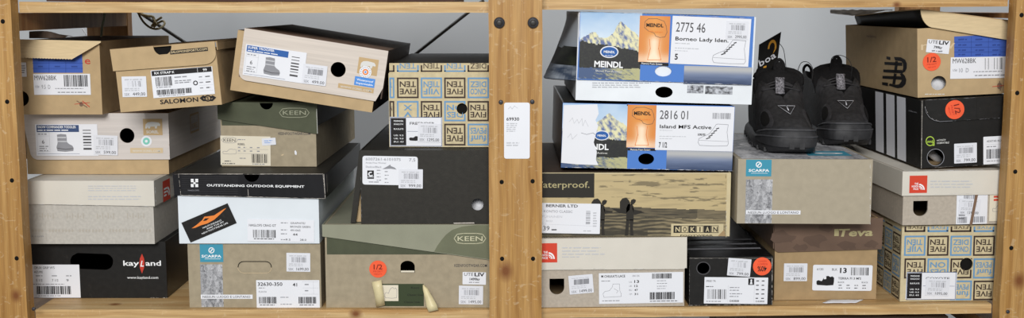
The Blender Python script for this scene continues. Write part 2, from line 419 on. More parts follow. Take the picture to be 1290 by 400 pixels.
# ------------------------------------------------------------------ a shoebox
REST = {}
class Shoebox:
    def __init__(s, key, label, bl, ur, vt, Y=None, rest=None, roll=0, yaw=0, depth=0.33, group=None, name='shoebox', minY=0.006):
        s.key = key
        s.roll = roll
        if Y is None:
            o = PZ(bl[0], bl[1], rest)
            if o.y < minY: o = P(bl[0], bl[1], minY); o.z = rest
        else:
            o = P(bl[0], bl[1], Y)
            if rest is not None: o.z = rest
        s.M = Matrix.Translation(o) @ Matrix.Rotation(R(yaw), 4, 'Z') @ Matrix.Rotation(R(roll), 4, 'Y')
        s.Mi = s.M.inverted()
        s.W = s.q('F', 0, *ur)[0] if isinstance(ur, tuple) else s.q('F', 0, ur, bl[1])[0]
        s.H = s.q('F', 0, bl[0], vt)[1]
        s.D = depth
        s.e = tag(empty(name, s.M), label, 'shoebox', group)
        print('BOX %-12s Y=%.3f z=%.3f W=%.3f H=%.3f top=%.3f' % (key, o.y, o.z, s.W, s.H, o.z + s.H))
        REST[key] = o.z + s.H
    def q(s, pl, c, u, v):
        C = s.Mi @ CAM; d = (s.Mi.to_3x3() @ ray(u, v))
        if pl == 'F': t = (c - C.y) / d.y; p = C + d * t; return p.x, p.z
        if pl == 'R': t = (c - C.x) / d.x; p = C + d * t; return p.y, p.z
        if pl == 'L': t = (c - C.x) / d.x; p = C + d * t; return -p.y, p.z
        if pl == 'T': t = (c - C.z) / d.z; p = C + d * t; return p.x, p.y
    def fn(s, pl, c):
        return {'F': lambda a, b, o: (a, c - o, b), 'R': lambda a, b, o: (c + o, a, b), 'L': lambda a, b, o: (c - o, -a, b), 'T': lambda a, b, o: (a, b, c + o)}[pl]
    def face(s, mb, pl='F', c=0.0, off=0.0003):
        def m(u, v):
            a, b_ = s.q(pl, c, u, v)
            return (min(max(a, 0.0002), s.W - .0002), max(b_, 0.0004)) if pl == 'F' and c == 0 else (a, b_)
        return Face(mb, s.fn(pl, c), m, off)
    def px(s): return abs(s.q('F', 0, 700, 200)[0] - s.q('F', 0, 701, 200)[0])
    def body(s, front, side=None, top=None, inner='kraft_brown', holes=(), H=None, t=0.0022, sideholes=(), back=None):
        """open carton of five panels, closed by a top panel when top is given; holes are plane outlines in the front"""
        mb = MB(); H = H or s.H; W, D = s.W, s.D; side = side or front
        mb.slab(s.fn('F', 0), [(0, 0), (W, 0), (W, H), (0, H)], t, front, holes, mback=inner)
        mb.slab(s.fn('R', W), [(t, 0), (D - t, 0), (D - t, H), (t, H)], t, side, mback=inner)
        mb.slab(s.fn('L', 0), [(-D + t, 0), (-t, 0), (-t, H), (-D + t, H)], t, side, sideholes, mback=inner)
        mb.box(0, W, D - t, D, 0, H, back or side)
        mb.box(t, W - t, t, D - t, 0.0003, t, inner)
        if top: mb.box(t, W - t, t, D - t, H - t, H - 0.0003, top)
        return mb
    def hole(s, u, v, ru, rv, shape='round', c=0.0):
        a, b = s.q('F', c, u, v); a1, b1 = s.q('F', c, u + ru, v); a2, b2 = s.q('F', c, u, v + rv); ra, rb = math.hypot(a1 - a, b1 - b), math.hypot(a2 - a, b2 - b)
        if shape == 'round': return ring_pts(a, b, ra, rb)
        if shape == 'cup':      # flat top, round below
            return [(a - ra, b + rb)] + [(a + ra * math.cos(R(180 + 180 * k / 14)), b - rb * 0.1 + rb * 0.9 * math.sin(R(180 + 180 * k / 14))) for k in range(15)] + [(a + ra, b + rb)]
        if shape == 'arch':     # round top, flat below
            return [(a + ra, b - rb)] + [(a + ra * math.cos(R(180 * k / 14)), b + rb * math.sin(R(180 * k / 14)) * 0.9 + rb * 0.1) for k in range(15)] + [(a - ra, b - rb)]
        if shape == 'slot': return rrect(a - ra, b - rb, a + ra, b + rb, rb * 0.95)
    def lid(s, skirt, side_h, front, side=None, top=None, over=0.003, t=0.0016, holes=(), side_poly=None, notch=None, H=None, print_=None, label=None, bev=0.0006):
        """skirt: front outline in plane coordinates (None gives a plain one side_h high)"""
        mb = MB(); H = H or s.H; W, D = s.W, s.D; side = side or front; top = top or front; c = -over
        if skirt is None: skirt = [(-over, H - side_h), (W + over, H - side_h), (W + over, H), (-over, H)]
        mb.slab(s.fn('F', c), skirt, t, front, holes)
        ha = side_h if not isinstance(side_h, tuple) else side_h[0]; hb = side_h if not isinstance(side_h, tuple) else side_h[1]
        mb.slab(s.fn('R', W + over), [(t - over, H - hb), (D + over - t, H - hb), (D + over - t, H), (t - over, H)], t, side)
        mb.slab(s.fn('L', -over), [(-D - over + t, H - ha), (over - t, H - ha), (over - t, H), (-D - over + t, H)], t, side)
        mb.box(-over, W + over, D + over - t, D + over, H - ha, H, side)
        nx = 1
        mb.box(t - over, W + over - t, t - over, D + over - t, H - t, H - 0.0002, top)
        return mb, c
    def sticker(s, name, u, v, w, h, rot=0, mat_='label_white', c=0.0, t=0.0003, rad=0.6, lift=0.0006, pl='F', label=None, cut=None, parent=None):
        """a paper sticker whose centre shows at (u, v); size in photo pixels; returns a Face in pixels from its top left corner"""
        a, b = s.q(pl, c, u, v); k = abs(s.q('F', c, u, v)[0] - s.q('F', c, u + 1, v)[0]) / math.cos(0) if pl == 'F' else 0.00112
        rot = rot + s.roll
        ca, sa = math.cos(R(rot)), math.sin(R(rot))
        def m(x, y):
            X = (x - w / 2) * k; Y_ = -(y - h / 2) * k
            return a + X * ca - Y_ * sa, b + X * sa + Y_ * ca
        mb = MB(); f = s.fn(pl, c)
        out = cut or [(p[0], p[1]) for p in rrect(0, 0, w, h, max(rad, 0.05), 3)]
        pts = [m(x, y) for x, y in out]
        mb.slab(lambda A, B, o: f(A, B, o + lift + t), pts, t, mat_)
        F = Face(mb, f, m, lift + t + 0.00015)
        F.finish = lambda: tag(mb.build(name, parent or s.e), label)
        return F

def price(bx, u, v, w, h, rot, txt, c=0.0, cur='SEK', lift=0.0006, pl='F'):
    F = bx.sticker('price_sticker', u, v, w, h, rot, 'price_white', c, lift=lift, pl=pl)
    F.small(w * .12, h * .10, w * .9, h * .2, 1, 'ink_light')
    F.bars(w * .22, h * .22, w * .84, h * .5, 'ink_grey', mod=w * .016)
    F.small(w * .1, h * .54, w * .75, h * .72, 2, 'ink_light')
    F.text(cur, w * .08, h * .93, w * .3, h * .93, h * .13, 'ink_grey')
    F.text(txt, w * .42, h * .93, w * .93, h * .93, h * .16, 'ink_dark_grey')
    F.finish()
def half(bx, u, v, r, rot, txt='1/2', sub='PRISET', c=0.0, lift=0.0006):
    n = 28
    F = bx.sticker('round_sticker', u, v, 2 * r, 2 * r, rot, 'orange_paper', c, lift=lift, cut=[(r + r * math.cos(2 * math.pi * k / n), r + r * math.sin(2 * math.pi * k / n)) for k in range(n)])
    F.text(txt, r * .5, r * 1.02, r * 1.5, r * 1.02, r * .6, 'ink_dark_red' if txt == '1/2' else 'ink_black', bold=0.03)
    F.text(sub, r * .45, r * 1.35, r * 1.55, r * 1.35, r * .2, 'ink_red')
    F.text('NEDSATT', r * .55, r * 1.65, r * 1.45, r * 1.65, r * .16, 'ink_red')
    F.finish()

BOOT = [(.06, .04), (.3, 0), (.6, .03), (.62, .25), (.62, .45), (.74, .56), (.93, .66), (1, .80), (.97, .95), (.5, 1), (.05, .96), (.0, .75), (.08, .5)]
SHOE = [(0, .55), (.1, .45), (.3, .55), (.42, .2), (.52, .05), (.66, 0), (.78, .12), (.9, .05), (1, .2), (1, .6), (.97, .95), (.6, 1), (.3, .97), (.05, .95), (0, .8)]
def icon(F, pts, u0, v0, u1, v1, mat, lay=2, out=None, flip=False):
    pp = [((u1 - (u1 - u0) * x) if flip else (u0 + (u1 - u0) * x), v0 + (v1 - v0) * y) for x, y in pts]
    if out: F.line(pp + [pp[0]], out, mat, lay)
    else: F.poly(pp, mat, lay)

# ------------------------------------------------------------------ printed pictures
def N3(x, y, z=0.0): return noise.noise(Vector((x, y, z)))
def fbm(x, y, z=0.0, o=4):
    s_, a, f = 0, 1, 1
    for _ in range(o): s_ += a * N3(x * f, y * f, z + f); a *= .5; f *= 2.03
    return s_
def lerpc(a, b, t): t = max(0, min(1, t)); return tuple(x + (y - x) * t for x, y in zip(a, b))
def mountain_pic(seed, sky0='#8fb6de', snow='#e3dfb4'):
    A, B, SN, SH, FD, FL, RB, RY = lin('#dbe8f2'), lin(sky0), lin(snow), lin('#5e6f9e'), lin('#17181a'), lin('#33382c'), lin('#40577f'), lin('#b3b184')
    def f(x, z):
        ridge = 0.60 + 0.24 * math.exp(-((x - .70) / .19) ** 2) + 0.08 * math.exp(-((x - .2) / .14) ** 2) + 0.05 * fbm(x * 7, seed, o=5)
        fore = 0.57 - 0.14 * x + 0.035 * fbm(x * 10, seed + 9)
        if z > ridge: return lerpc(A, B, (z - .5) * 1.6 + .25 * fbm(x * 2, z * 3, seed))
        if z > fore:
            s_ = fbm(x * 16 + z * 12, z * 7 - x * 9, seed, 5)
            return lerpc(SH, SN, .55 + 1.3 * s_ + (z - fore) * .6)
        if z > 0.17 + 0.02 * fbm(x * 6, 3): return lerpc(FD, FL, .1 + .5 * fbm(x * 30, z * 40, seed))
        return lerpc(RB, RY, (x - .35) * 2.0 + .9 * fbm(x * 18 + z * 30, z * 30, seed))
    return f
def haze_pic(seed):
    A, B, C = lin('#2c3f63'), lin('#7f8fb0'), lin('#c2c0b8')
    return lambda x, z: lerpc(lerpc(A, B, z * 1.2 + .15 * fbm(x * 2, z * 5, seed)), C, .75 * math.exp(-((z - .85) / .22) ** 2))
def rock_pic(seed, base=('#4e4f54', '#d5d6da')):
    A, B = lin(base[0]), lin(base[1])
    def f(x, z):
        q = fbm(x * 3 + seed, z * 6 + 2 * fbm(x * 4, z * 5, seed), seed, 4); r = abs(math.sin(9 * q + 5 * x + 8 * z))
        return lerpc(A, B, .42 + .55 * q + .28 * (r - .5))
    return f

# ================================================================== SETTING
WALLY = 1.20
def struct(name, mb): return tag(mb.build(name), kind='structure')
mb = MB(); mb.box(-2.4, 2.4, WALLY, WALLY + 0.1, 0, 2.9, 'wall_paint'); struct('wall_back', mb)
mb = MB(); mb.box(-2.4, 2.4, -2.6, WALLY, -0.1, 0, 'floor_concrete'); struct('floor', mb)

# ---- shelving rack
def X0(u, v, Y=-0.022): return P(u, v, Y).x
LP = (-0.74, X0(22.5, 0, 0)); CP = (X0(615.5, 0), X0(683.5, 0)); RP = (X0(1271, 0, 0), X0(1271, 0, 0) + CP[1] - CP[0])
LP = (LP[1] - (CP[1] - CP[0]), LP[1])
def zf(u, v, Y): return P(u, v, Y).z
kn = []
wood('pine_post', '#cda56a', '#b28546', 2, knots=[(*P(637, 341, -0.022), 0.009), (*P(1284, 353, -0.022), 0.008), (*P(20, 372, -0.022), 0.006)])
wood('pine_rear', '#b08a5c', '#94693f', 2, scratch=0.05)
wood('pine_board', '#e0c594', '#c9a067', 0, knots=[(*P(145, 381, 0.03), 0.006), (*P(448, 395, 0.001), 0.006), (*P(1130, 6, 0.001), 0.004)], scratch=0.2)
SB_Z = zf(330, 389.8, 0.002)
rack = tag(empty('shelving_rack', Matrix.Translation((0, 0, 0))), 'open pine wood shelving rack holding all of the shoeboxes in two bays', 'shelf')
holes_px = {0: [(3.5, 27), (9, 128), (15, 227), (21, 325)], 1: [(632, 229), (671, 228), (632.5, 325.5), (671.5, 325.5)], 2: [(1287, 19), (1281.5, 117), (1279, 216), (1274, 312)]}
for k, (x0, x1) in enumerate((LP, CP, RP)):
    mb = MB(); f = lambda a, b, o: (a, -0.022 - o, b)
    hs = [ring_pts(P(u, v, -0.022).x, P(u, v, -0.022).z, 0.0030, 0.0032, 12) for u, v in holes_px[k]]
    # outline with slightly uneven edges
    rn = random.Random(k + 3); zs = [0.0] + [1.05 + i * 0.03 for i in range(26)] + [2.1]
    outl = [(x0 + rn.uniform(-1, 1) * 0.0004, z) for z in zs]; outl = outl[::-1] + [(x1 + rn.uniform(-1, 1) * 0.0004, z) for z in zs]
    mb.slab(f, outl, 0.022, 'pine_post', hs)
    if k == 1: pass
    p = mb.build('front_post', rack, bevel=0.0012)
    for u, v in holes_px[k]:
        hb = MB()
        q = P(u, v, -0.022); hb.add([(q.x + 0.0031 * math.cos(a * .5236), -0.0165, q.z + 0.0033 * math.sin(a * .5236)) for a in range(12)], [tuple(range(12))[::-1]], 'hole_dark')
        hb.tube([(q.x, -0.0219, q.z), (q.x, -0.0165, q.z)], 0.0031, 'hole_dark', 12)
        hb.build('peg_hole', p)
    yb0, yb1 = 0.41, 0.432
    mb = MB(); mb.box(x0, x1, yb0, yb1, 0, 2.1, 'pine_rear'); mb.build('rear_post', rack, bevel=0.001)
UZB = zf(330, 16, 0.002)      # underside of the upper left board
ZR_L, ZR_R = UZB, zf(980, 10.5, 0.002)
def board(x0, x1, z0, z1, tilt, name='shelf_board'):
    mb = MB(); n = 24; rn = random.Random(int(z0 * 1000) + 5)
    rows = []
    dy = 0.43
    def zt(x): return (x - x0) * math.tan(tilt)
    V = []; F = []
    prof = [(0.002, z0), (0.002, z1 - 0.0012), (0.0032, z1), (dy - 0.02, z1), (dy - 0.02, z0)]
    for i in range(n + 1):
        x = x0 + (x1 - x0) * i / n
        for j, (y, z) in enumerate(prof): V.append((x, y + (rn.uniform(-1, 1) * 0.0004 if j < 3 else 0), z + zt(x) + rn.uniform(-1, 1) * 0.00025))
    for i in range(n):
        for j in range(5): F.append((i * 5 + j, i * 5 + (j + 1) % 5, (i + 1) * 5 + (j + 1) % 5, (i + 1) * 5 + j)[::-1])
    F += [(0, 1, 2, 3, 4), tuple(n * 5 + j for j in (4, 3, 2, 1, 0))]
    mb.add(V, F, 'pine_board'); return mb.build(name, rack)
G = 0.0004
TILT_R = math.atan2(zf(1245, 382.5, 0.002) - zf(695, 388.5, 0.002), X0(1245, 382, .002) - X0(695, 388, .002))
BX = [(LP[1] + G, CP[0] - G), (CP[1] + G, RP[0] - G)]
BT = 0.0165
board(*BX[0], SB_Z - BT - .002, SB_Z, 0)
SBR0 = zf(695, 388.5, 0.002)
board(*BX[1], SBR0 - 0.0135, SBR0, TILT_R)
board(*BX[0], UZB, zf(330, 2.3, 0.002), 0)
board(*BX[1], zf(690, 12.3, .002), zf(690, 12.3, .002) + 0.0165, math.atan2(zf(1265, 8, .002) - zf(690, 12.3, .002), BX[1][1] - BX[1][0]))
for x0, x1 in BX: board(x0, x1, 0.62, 0.638, 0)
def SR(u): return SBR0 + (X0(u, 385, 0.02) - BX[1][0]) * math.tan(TILT_R)
# side rails under the boards
for k, (x0, x1) in enumerate((LP, CP, RP)):
    for zt_, h in ((UZB - .0005, (UZB - zf(24, 38.5, 0.0)) if k == 0 else .007), (SB_Z - 0.022, 0.025), (0.615, 0.025)):
        mb = MB(); mb.box(x0 + .001, x1 - (0.001 if k != 1 else .001), 0.0005, 0.4095, zt_ - h, zt_, 'pine_rear'); mb.build('side_rail', rack)
# bolts in the middle post
for (u, v, r) in ((629, 28.5, 0.0075), (671.5, 28.5, 0.0075), (631, 128.5, 0.0032), (670.5, 128, 0.0032), (42.5, 388.5, 0.0026), (1269.5, 392, 0.0026)):
    q = P(u, v, -0.022); mb = MB()
    if r > 0.005:
        mb.tube([(q.x, -0.0219, q.z), (q.x, -0.0245, q.z), (q.x, -0.0262, q.z)], [r, r, r * .8], 'bolt_black', 20)
        mb.tube([(q.x, -0.026, q.z), (q.x, -0.0275, q.z), (q.x, -0.0282, q.z)], [r * .62, r * .6, r * .3], 'steel_dark', 6)
    else: mb.tube([(q.x, -0.0215, q.z), (q.x, -0.0232, q.z), (q.x, -0.0236, q.z)], [r, r * .95, r * .5], 'bolt_black', 14)
    mb.build('bolt', rack)
q = P(150 + 4, 22, 0.409); mb = MB(); mb.tube([(q.x, 0.4099, q.z), (q.x, 0.407, q.z), (q.x, 0.4055, q.z)], [0.003, .003, .0015], 'cord_green', 12); mb.build('bolt', rack)
# crossed tension rods at the back
def rod(p, q_, a, b):
    A, B = P(*p, 0.445), P(*q_, 0.445); d = (B - A)
    mb = MB(); mb.tube([A + d * a, A + d * b], 0.0030, 'steel_dark', 10); mb.build('cross_brace', rack)
rod((188, 24), (240, 58), -0.5, 10.5)
rod((588, 17), (527, 65), -0.35, 8.2)
# paper card pinned to the middle post
mb = MB(); q0 = P(635, 199.5, -0.022); q1 = P(667.5, 129, -0.022); fC = lambda a, b, o: (a, -0.0221 - o, b)
mb.slab(lambda a, b, o: fC(a, b, o + .0006), rrect(q0.x, q0.z, q1.x, q1.z, 0.003), 0.0005, 'label_white')
F = Face(mb, fC, lambda u, v: (P(u, v, -0.022).x, P(u, v, -0.022).z), 0.0009)
F.text('69930', 638, 151.5, 654, 151.5, 4.2, 'ink_black', bold=.02)
F.small(638, 154, 652, 166, 5, 'ink_light'); F.small(638, 178, 655, 184, 2, 'ink_light')
F.line([(640, 137), (643, 134), (645, 137), (648, 133), (652, 136)], .5, 'ink_light', 1)
tag(mb.build('paper_card', rack), 'white printed paper card stuck to the middle post')

# ---- rope and cords
mb = MB()
pts = [P(174 + 0, 15.5, .40), P(177, 22, .40), P(182, 29, .40), P(189, 34.5, .40), (P(197, 36.5, .40)), P(204, 34, .41), P(207.5, 29.5, .42), P(205, 26.5, .43), P(199, 29, .43), P(192, 33, .43)]
def cr(pts, n=6):
    pts = [Vector(p) for p in pts]; out = []
    for i in range(len(pts) - 1):
        p0, p1, p2, p3 = pts[max(i - 1, 0)], pts[i], pts[i + 1], pts[min(i + 2, len(pts) - 1)]
        for k in range(n):
            t = k / n; out.append(0.5 * ((2 * p1) + (p2 - p0) * t + (2 * p0 - 5 * p1 + 4 * p2 - p3) * t * t + (3 * p1 - p0 - 3 * p2 + p3) * t ** 3))
    return out + [pts[-1]]
mb.tube(cr(pts), 0.0019, 'rope_fibre')
mb.tube(cr([P(178, 18, .43), P(185, 20, .425), P(192, 21, .43), (P(194, 25, .445)), P(188, 24, .452), P(181, 19, .44)]), 0.0024, 'rope_fibre')
mb.tube(cr([P(191, 33, .432), P(196, 27, .428), P(204, 21.5, .43)]), 0.0021, 'rope_fibre')
mb.tube(cr([P(193, 24, .43), P(197, 30, .425), P(194, 34, .428)]), 0.0018, 'rope_fibre')
tag(mb.build('rope'), 'frayed brown rope knotted round the rear tension rod under the upper board', 'rope')
mb = MB(); mb.tube(cr([P(131.5, 15.5, .235), P(131, 24, .235), P(128.5, 34, .235), P(127.5, 46.5, .235)]), 0.0018, 'cord_green')
tag(mb.build('cord'), 'thin pale green cord hanging in front of the left rear post', 'cord')
mb = MB(); mb.tube(cr([P(103.5, 36, .44), P(105, 38, .44), P(108.5, 44, .44)]), 0.0012, 'label_white')
tag(mb.build('string'), 'short white string end hanging behind the left side rail', 'string')
# ================================================================== SHOEBOXES, LEFT BAY
def below(a): return REST[a] + 0.0006

# ---- 1 black boot carton on the board, far left
b = Shoebox('kay', 'black shoebox with red and white lettering, on the lower board by the left post', (34, 374.8), 211, 304, rest=SB_Z + .0004)
slot = b.hole(115.5, 329, 27, 10, 'slot')
slot = [(x, z + 0.0009 * math.sin(x * 900) + 0.0005 * math.sin(x * 2300)) for x, z in slot]
mb = b.body('black_card', 'black_gloss', inner='black_flat', holes=[slot], top='black_flat'); F = b.face(mb)
F.text('kay', 155.5, 334, 175.5, 334, 6.6, 'ink_white', bold=.035)
F.poly([(179, 319), (181.6, 325), (182.2, 331), (181.6, 337), (179, 344), (176.4, 337), (175.8, 331), (176.4, 325)], 'ink_red', 1)
F.text('L', 177.0, 335, 181.2, 335, 7.5, 'ink_white', lay=2, bold=.03, shear=.25)
F.text('and', 183.5, 334, 203, 334, 6.6, 'ink_white', bold=.035)
F.text('www.kayland.com', 160.5, 350.5, 199.5, 350.5, 3.4, 'ink_white', bold=.01)
F.wear([(209, 306), (211, 374)], .8, 26); F.wear([(190, 374.4), (211, 374.4)], .7, 10); F.wear([(35, 305), (209, 305)], .5, 12)
F.line([(209.8, 305), (211.2, 374)], .35, 'worn_edge', 1)
mb.build('carton', b.e, bevel=.0005)
S = b.sticker('product_label', 66.5, 353.5, 69, 42.5, 0, 'label_white', rad=.3)
S.text('CRUX GRIP W\'S', 12, 5.4, 38, 5.4, 3.2, 'ink_dark_grey'); S.text('AZURE', 12, 10.6, 23, 10.6, 2.8, 'ink_dark_grey')
for x, t_ in ((14, '5 1/2'), (34, '7 1/2'), (52, '9')):
    S.small(x, 13, x + 9, 15.5, 1); S.text(t_, x, 21.5, x + (8 if len(t_) > 1 else 3), 21.5, 3.2, 'ink_dark_grey')
S.small(10, 24, 50, 26, 1); S.bars(14, 27.5, 57, 38, mod=.55); S.small(16, 39, 46, 41, 1)
S.finish()

# ---- 2 pale stone shoebox
b = Shoebox('tnf', 'pale stone shoebox with light lid and red side logo, stacked on the black boot box', (38, 306.8), 195, 227, rest=below('kay'), depth=.32)
mb = b.body('stone_body', 'stone_body', inner='kraft_grey'); F = b.face(mb)
rn = random.Random(2)
for cx in (58, 96, 134, 172):                                       # faint woven ornament
    for k in range(7):
        F.rect(cx - 12 + k * 3.4, 268 + (k % 2) * 3, cx - 10.6 + k * 3.4, 275 - (k % 2) * 2, 'ink_taupe', 0)
    for s_ in (-1, 1):
        for k in range(4): F.poly([(cx + s_ * (3 + k * 4), 290), (cx + s_ * (5 + k * 4), 287.5), (cx + s_ * (6 + k * 4), 290), (cx + s_ * (5 + k * 4), 292.5)], 'ink_taupe', 0)
    F.rect(cx - .5, 279, cx + .5, 303, 'ink_taupe', 0)
F.text('s.com', 40, 298, 55, 298, 2.6, 'ink_grey')
mb.build('carton', b.e, bevel=.0005)
a0 = b.q('F', -.003, 33, 256.5); a1 = b.q('F', -.003, 197.5, 259.5); ht = b.H
mb, c = b.lid([(a0[0], a0[1]), (b.W + .003, a1[1]), (b.W + .003, ht), (a0[0], ht)], (b.H - a1[1]), 'stone_lid')
F = b.face(mb, 'F', c)
F.small(111, 232.5, 178, 241, 3, 'ink_light', fill=.32); F.small(111, 245.5, 178, 252, 2, 'ink_light', fill=.35)
F.wear([(36, 256.6), (197, 259.5)], .35, 20, 'label_white'); F.wear([(195, 228), (197, 259)], .5, 14, 'label_white')
f2 = b.face(mb, 'R', b.W + .003)
def q4(f, u0, v0, u1, v1, m_, lay):    # upright rectangle on a side, given by its two ends in the photo
    a_, z0 = f.m(u0, v0); b_, z1 = f.m(u1, v1); f.raw([(a_, z1), (b_, z1), (b_, z0), (a_, z0)], m_, lay); return a_, b_, z0, z1
ya, yb, z0, z1 = q4(f2, 204.5, 228.5, 214.5, 249.5, 'ink_tnf', 0)
z0, z1 = max(z0, z1), min(z0, z1)
g = Face(mb, f2.fn, lambda u, v: (ya + (yb - ya) * u / 20, z0 - (z0 - z1) * v / 20), .0003)
for i_, wd in enumerate((9, 10, 7)): g.rect(2.5, 7 + i_ * 3.2, 2.5 + wd, 8.8 + i_ * 3.2, 'ink_white', 1)
g.disc(12.5, 16, 6.5, 9, 'ink_white', 1, n=10, a0=0, a1=90, ring=.3); g.disc(12.5, 16, 3.4, 5, 'ink_white', 1, n=10, a0=0, a1=90, ring=.45)
g.small(24, 3, 70, 17, 5, 'ink_light', fill=.25)
mb.build('lid', b.e, bevel=.0006)

# ---- Sorel style boxes
def sorel(b, name1, sub, size, LB, kind, pr, notch, seed, hole, lidpoly, lidmat, lab):
    holeb = b.hole(*hole); holel = b.hole(*hole, c=-.003)
    mb = b.body('kraft_tan', 'kraft_brown', inner='kraft_brown', holes=[holeb])
    mb.build('carton', b.e, bevel=.0005)
    mb, c = b.lid(lidpoly, lab[0], lidmat, side=lab[1], top=lab[2], holes=[holel])
    return mb, c
def bear(F, u0, v0, k, m1='ink_tan', m2='ink_pale'):
    F.rect(u0, v0, u0 + 25 * k, v0 + 20.5 * k, m1, 0)
    pts = [(3, 12), (3.5, 7), (6, 4.5), (11, 3.6), (16, 4), (20, 4.6), (22, 7), (21.5, 9), (18.5, 8.6), (17.5, 12), (15.5, 12), (15, 9.5), (9.5, 9.8), (9, 12), (7, 12), (6, 10), (5, 12)]
    F.poly([(u0 + x * k, v0 + y * k) for x, y in pts], m2, 1)
b = Shoebox('snow', 'pale wood-grain lidded shoebox with boot label, flat beneath two tan shoeboxes', (35, 219), 213, 142.2, rest=below('tnf'), depth=.30)
cH = b.hole(160, 170.5, 9.4, 9.4)
mb = b.body('kraft_tan', 'kraft_brown', inner='kraft_brown', holes=[cH]); mb.build('carton', b.e, bevel=.0005)
q0 = b.q('F', -.003, 40, 201); q1 = b.q('F', -.003, 213.5, 200.5); r_ = .012
sk = [(q0[0] - .002 + r_ * (1 - math.cos(R(90 * i / 6))), q0[1] + r_ * (1 - math.sin(R(90 * i / 6)))) for i in range(7)] + [(b.W + .003, q1[1]), (b.W + .003, b.H), (-.004, b.H)]
mb, c = b.lid(sk, b.H - q1[1], 'sorel_lid', side='sorel_lid', top='sorel_top', holes=[b.hole(160, 170.5, 9.4, 9.4, c=-.003)])
F = b.face(mb, 'F', c); bear(F, 180, 149.5, 1.0)
F.text('SOREL', 184.5, 167.5, 200, 167.5, 3.6, 'ink_pale', bold=.05)
F.disc(184.5, 177.5, 6.8, 6.8, 'label_white', 0); F.disc(184.5, 177.5, 4.4, 4.4, 'ink_mint', 1); F.disc(184.5, 177.5, 1.8, 1.8, 'label_white', 2)
F.rect(164, 186, 205.5, 192.5, 'ink_tan_light', 0); F.text('WWW.SOREL.COM', 167, 191, 202, 191, 2.6, 'ink_pale', bold=.02)
f2 = b.face(mb, 'R', b.W + .003)
za = b.H - .012; g = Face(mb, f2.fn, lambda u, v: (.10 + u * .0011, za - v * .0011), .0003); g.frame(0, 0, 42, 28, 3, 'ink_tan', 0); g.text('SOREL', 6, 22, 36, 22, 8, 'ink_tan', bold=.03)
F.wear([(213, 142), (213.4, 200)], .5, 10, 'kraft_brown')
mb.build('lid', b.e, bevel=.0005)
def boot_label(b, u, v, w, h, rot, title, size, c, navy, kind):
    S = b.sticker('product_label', u, v, w, h, rot, 'label_white', c, rad=.6)
    k = w / 76.0
    S.rect(1.6 * k, 1 * k, 53.5 * k, 9.6 * k, navy, 0)
    S.text(title, 3 * k, 4.9 * k, (36 if len(title) < 14 else 50) * k, 4.9 * k, 3.0 * k, 'ink_white', bold=.03); S.small(3 * k, 6 * k, 44 * k, 8.8 * k, 1, 'ink_white', fill=.4)
    S.frame(1.6 * k, 10 * k, 17 * k, 34 * k, .35 * k, 'ink_light'); S.line([(2 * k, 14.5 * k), (17 * k, 14.5 * k)], .3 * k, 'ink_light')
    S.small(3 * k, 11 * k, 15 * k, 13.5 * k, 1); S.text(size, 7.5 * k, 24 * k, 10.5 * k, 24 * k, 5 * k, 'ink_dark_grey')
    S.small(4 * k, 26 * k, 15 * k, 34 * k, 3, 'ink_grey', fill=.4)
    icon(S, BOOT, 25 * k, 12 * k, 46 * k, 34 * k, 'ink_grey', 1)
    S.rect(26.5 * k, 15.5 * k, 37.5 * k, 17.2 * k, 'ink_light', 2); S.rect(26.8 * k, 20.5 * k, 37.8 * k, 22 * k, 'ink_light', 2); S.line([(26 * k, 29.5 * k), (36 * k, 31 * k), (45 * k, 30 * k)], .7 * k, 'ink_dark_grey', 2)
    S.line([(1.6 * k, 36.5 * k), (53 * k, 36.5 * k)], .35 * k, 'ink_navy')
    for i_ in range(7): S.rect(58 * k, (7 + i_ * 3.7) * k, 68 * k, (7 + i_ * 3.7 + S.rnd.choice((1, 1.8, 2.4))) * k, 'ink_dark_grey')
    S.finish()
boot_label(b, 84.5, 176, 78, 40, 0, 'SNOW COMMANDER TODDLER', '6', -.003, 'ink_navy', 'b')
price(b, 133.5, 182.5, 30.5, 25, -2, '599,00', c=-.003, lift=.0012)

# ---- 3 brown box with a serrated flap
b = Shoebox('nbl', 'tan shoebox with a serrated front flap and blue printed grid, beside the left post', (12, 144), 129, 52, rest=below('snow'), depth=.31)
mb = b.body('kraft_tan', 'kraft_brown', top='dark_brown_card', inner='kraft_brown', holes=[b.hole(26, 124, 10.5, 10)]); F = b.face(mb)  # top panel coloured dark brown for the shade it lies in
F.rect(41, 68, 104.5, 91.5, 'ink_nb_blue', 0)
for i_ in range(1, 3): F.line([(41 + 21 * i_, 68), (41 + 21 * i_, 91.5)], .5, 'ink_nb_grid', 1)
for v_ in (79.5, 86): F.line([(41, v_), (104.5, v_)], .5, 'ink_nb_grid', 1)
for i_ in range(3):
    for v_ in (74.5, 82): F.small(48 + 21 * i_, v_, 57 + 21 * i_, v_ + 3.2, 1, 'ink_nb_grid', lay=2)
F.text('e', 107, 80.5, 114, 80.5, 9.5, 'ink_red', bold=.01)
F.disc(102.5, 131, 2.6, 3, 'ink_brown', 0, 10); F.line([(94, 131), (113, 129)], .6, 'ink_red', 1); F.line([(104, 127), (113, 134.5)], 1.0, 'ink_red', 1); F.line([(97, 127), (110, 135)], 1.2, 'ink_brown', 1)
F.line([(127.2, 54), (129, 143)], .35, 'kraft_tan_inner', 0)
mb.build('carton', b.e, bevel=.0005)
S = b.sticker('product_label', 78.5, 106, 71.5, 26.5, 0, 'label_white', rad=.2)
S.text('MW628BK', 1.5, 8, 29.5, 8, 6.2, 'ink_dark_grey'); S.text('US#', 2, 17.5, 7, 17.5, 3, 'ink_grey'); S.text('9.5  D', 10, 19, 21, 19, 5.5, 'ink_grey')
S.bars(38.5, 1.5, 68, 16, mod=.5); S.small(27, 17.5, 66, 19.5, 1); S.small(30, 22, 68, 24.5, 1); S.finish()
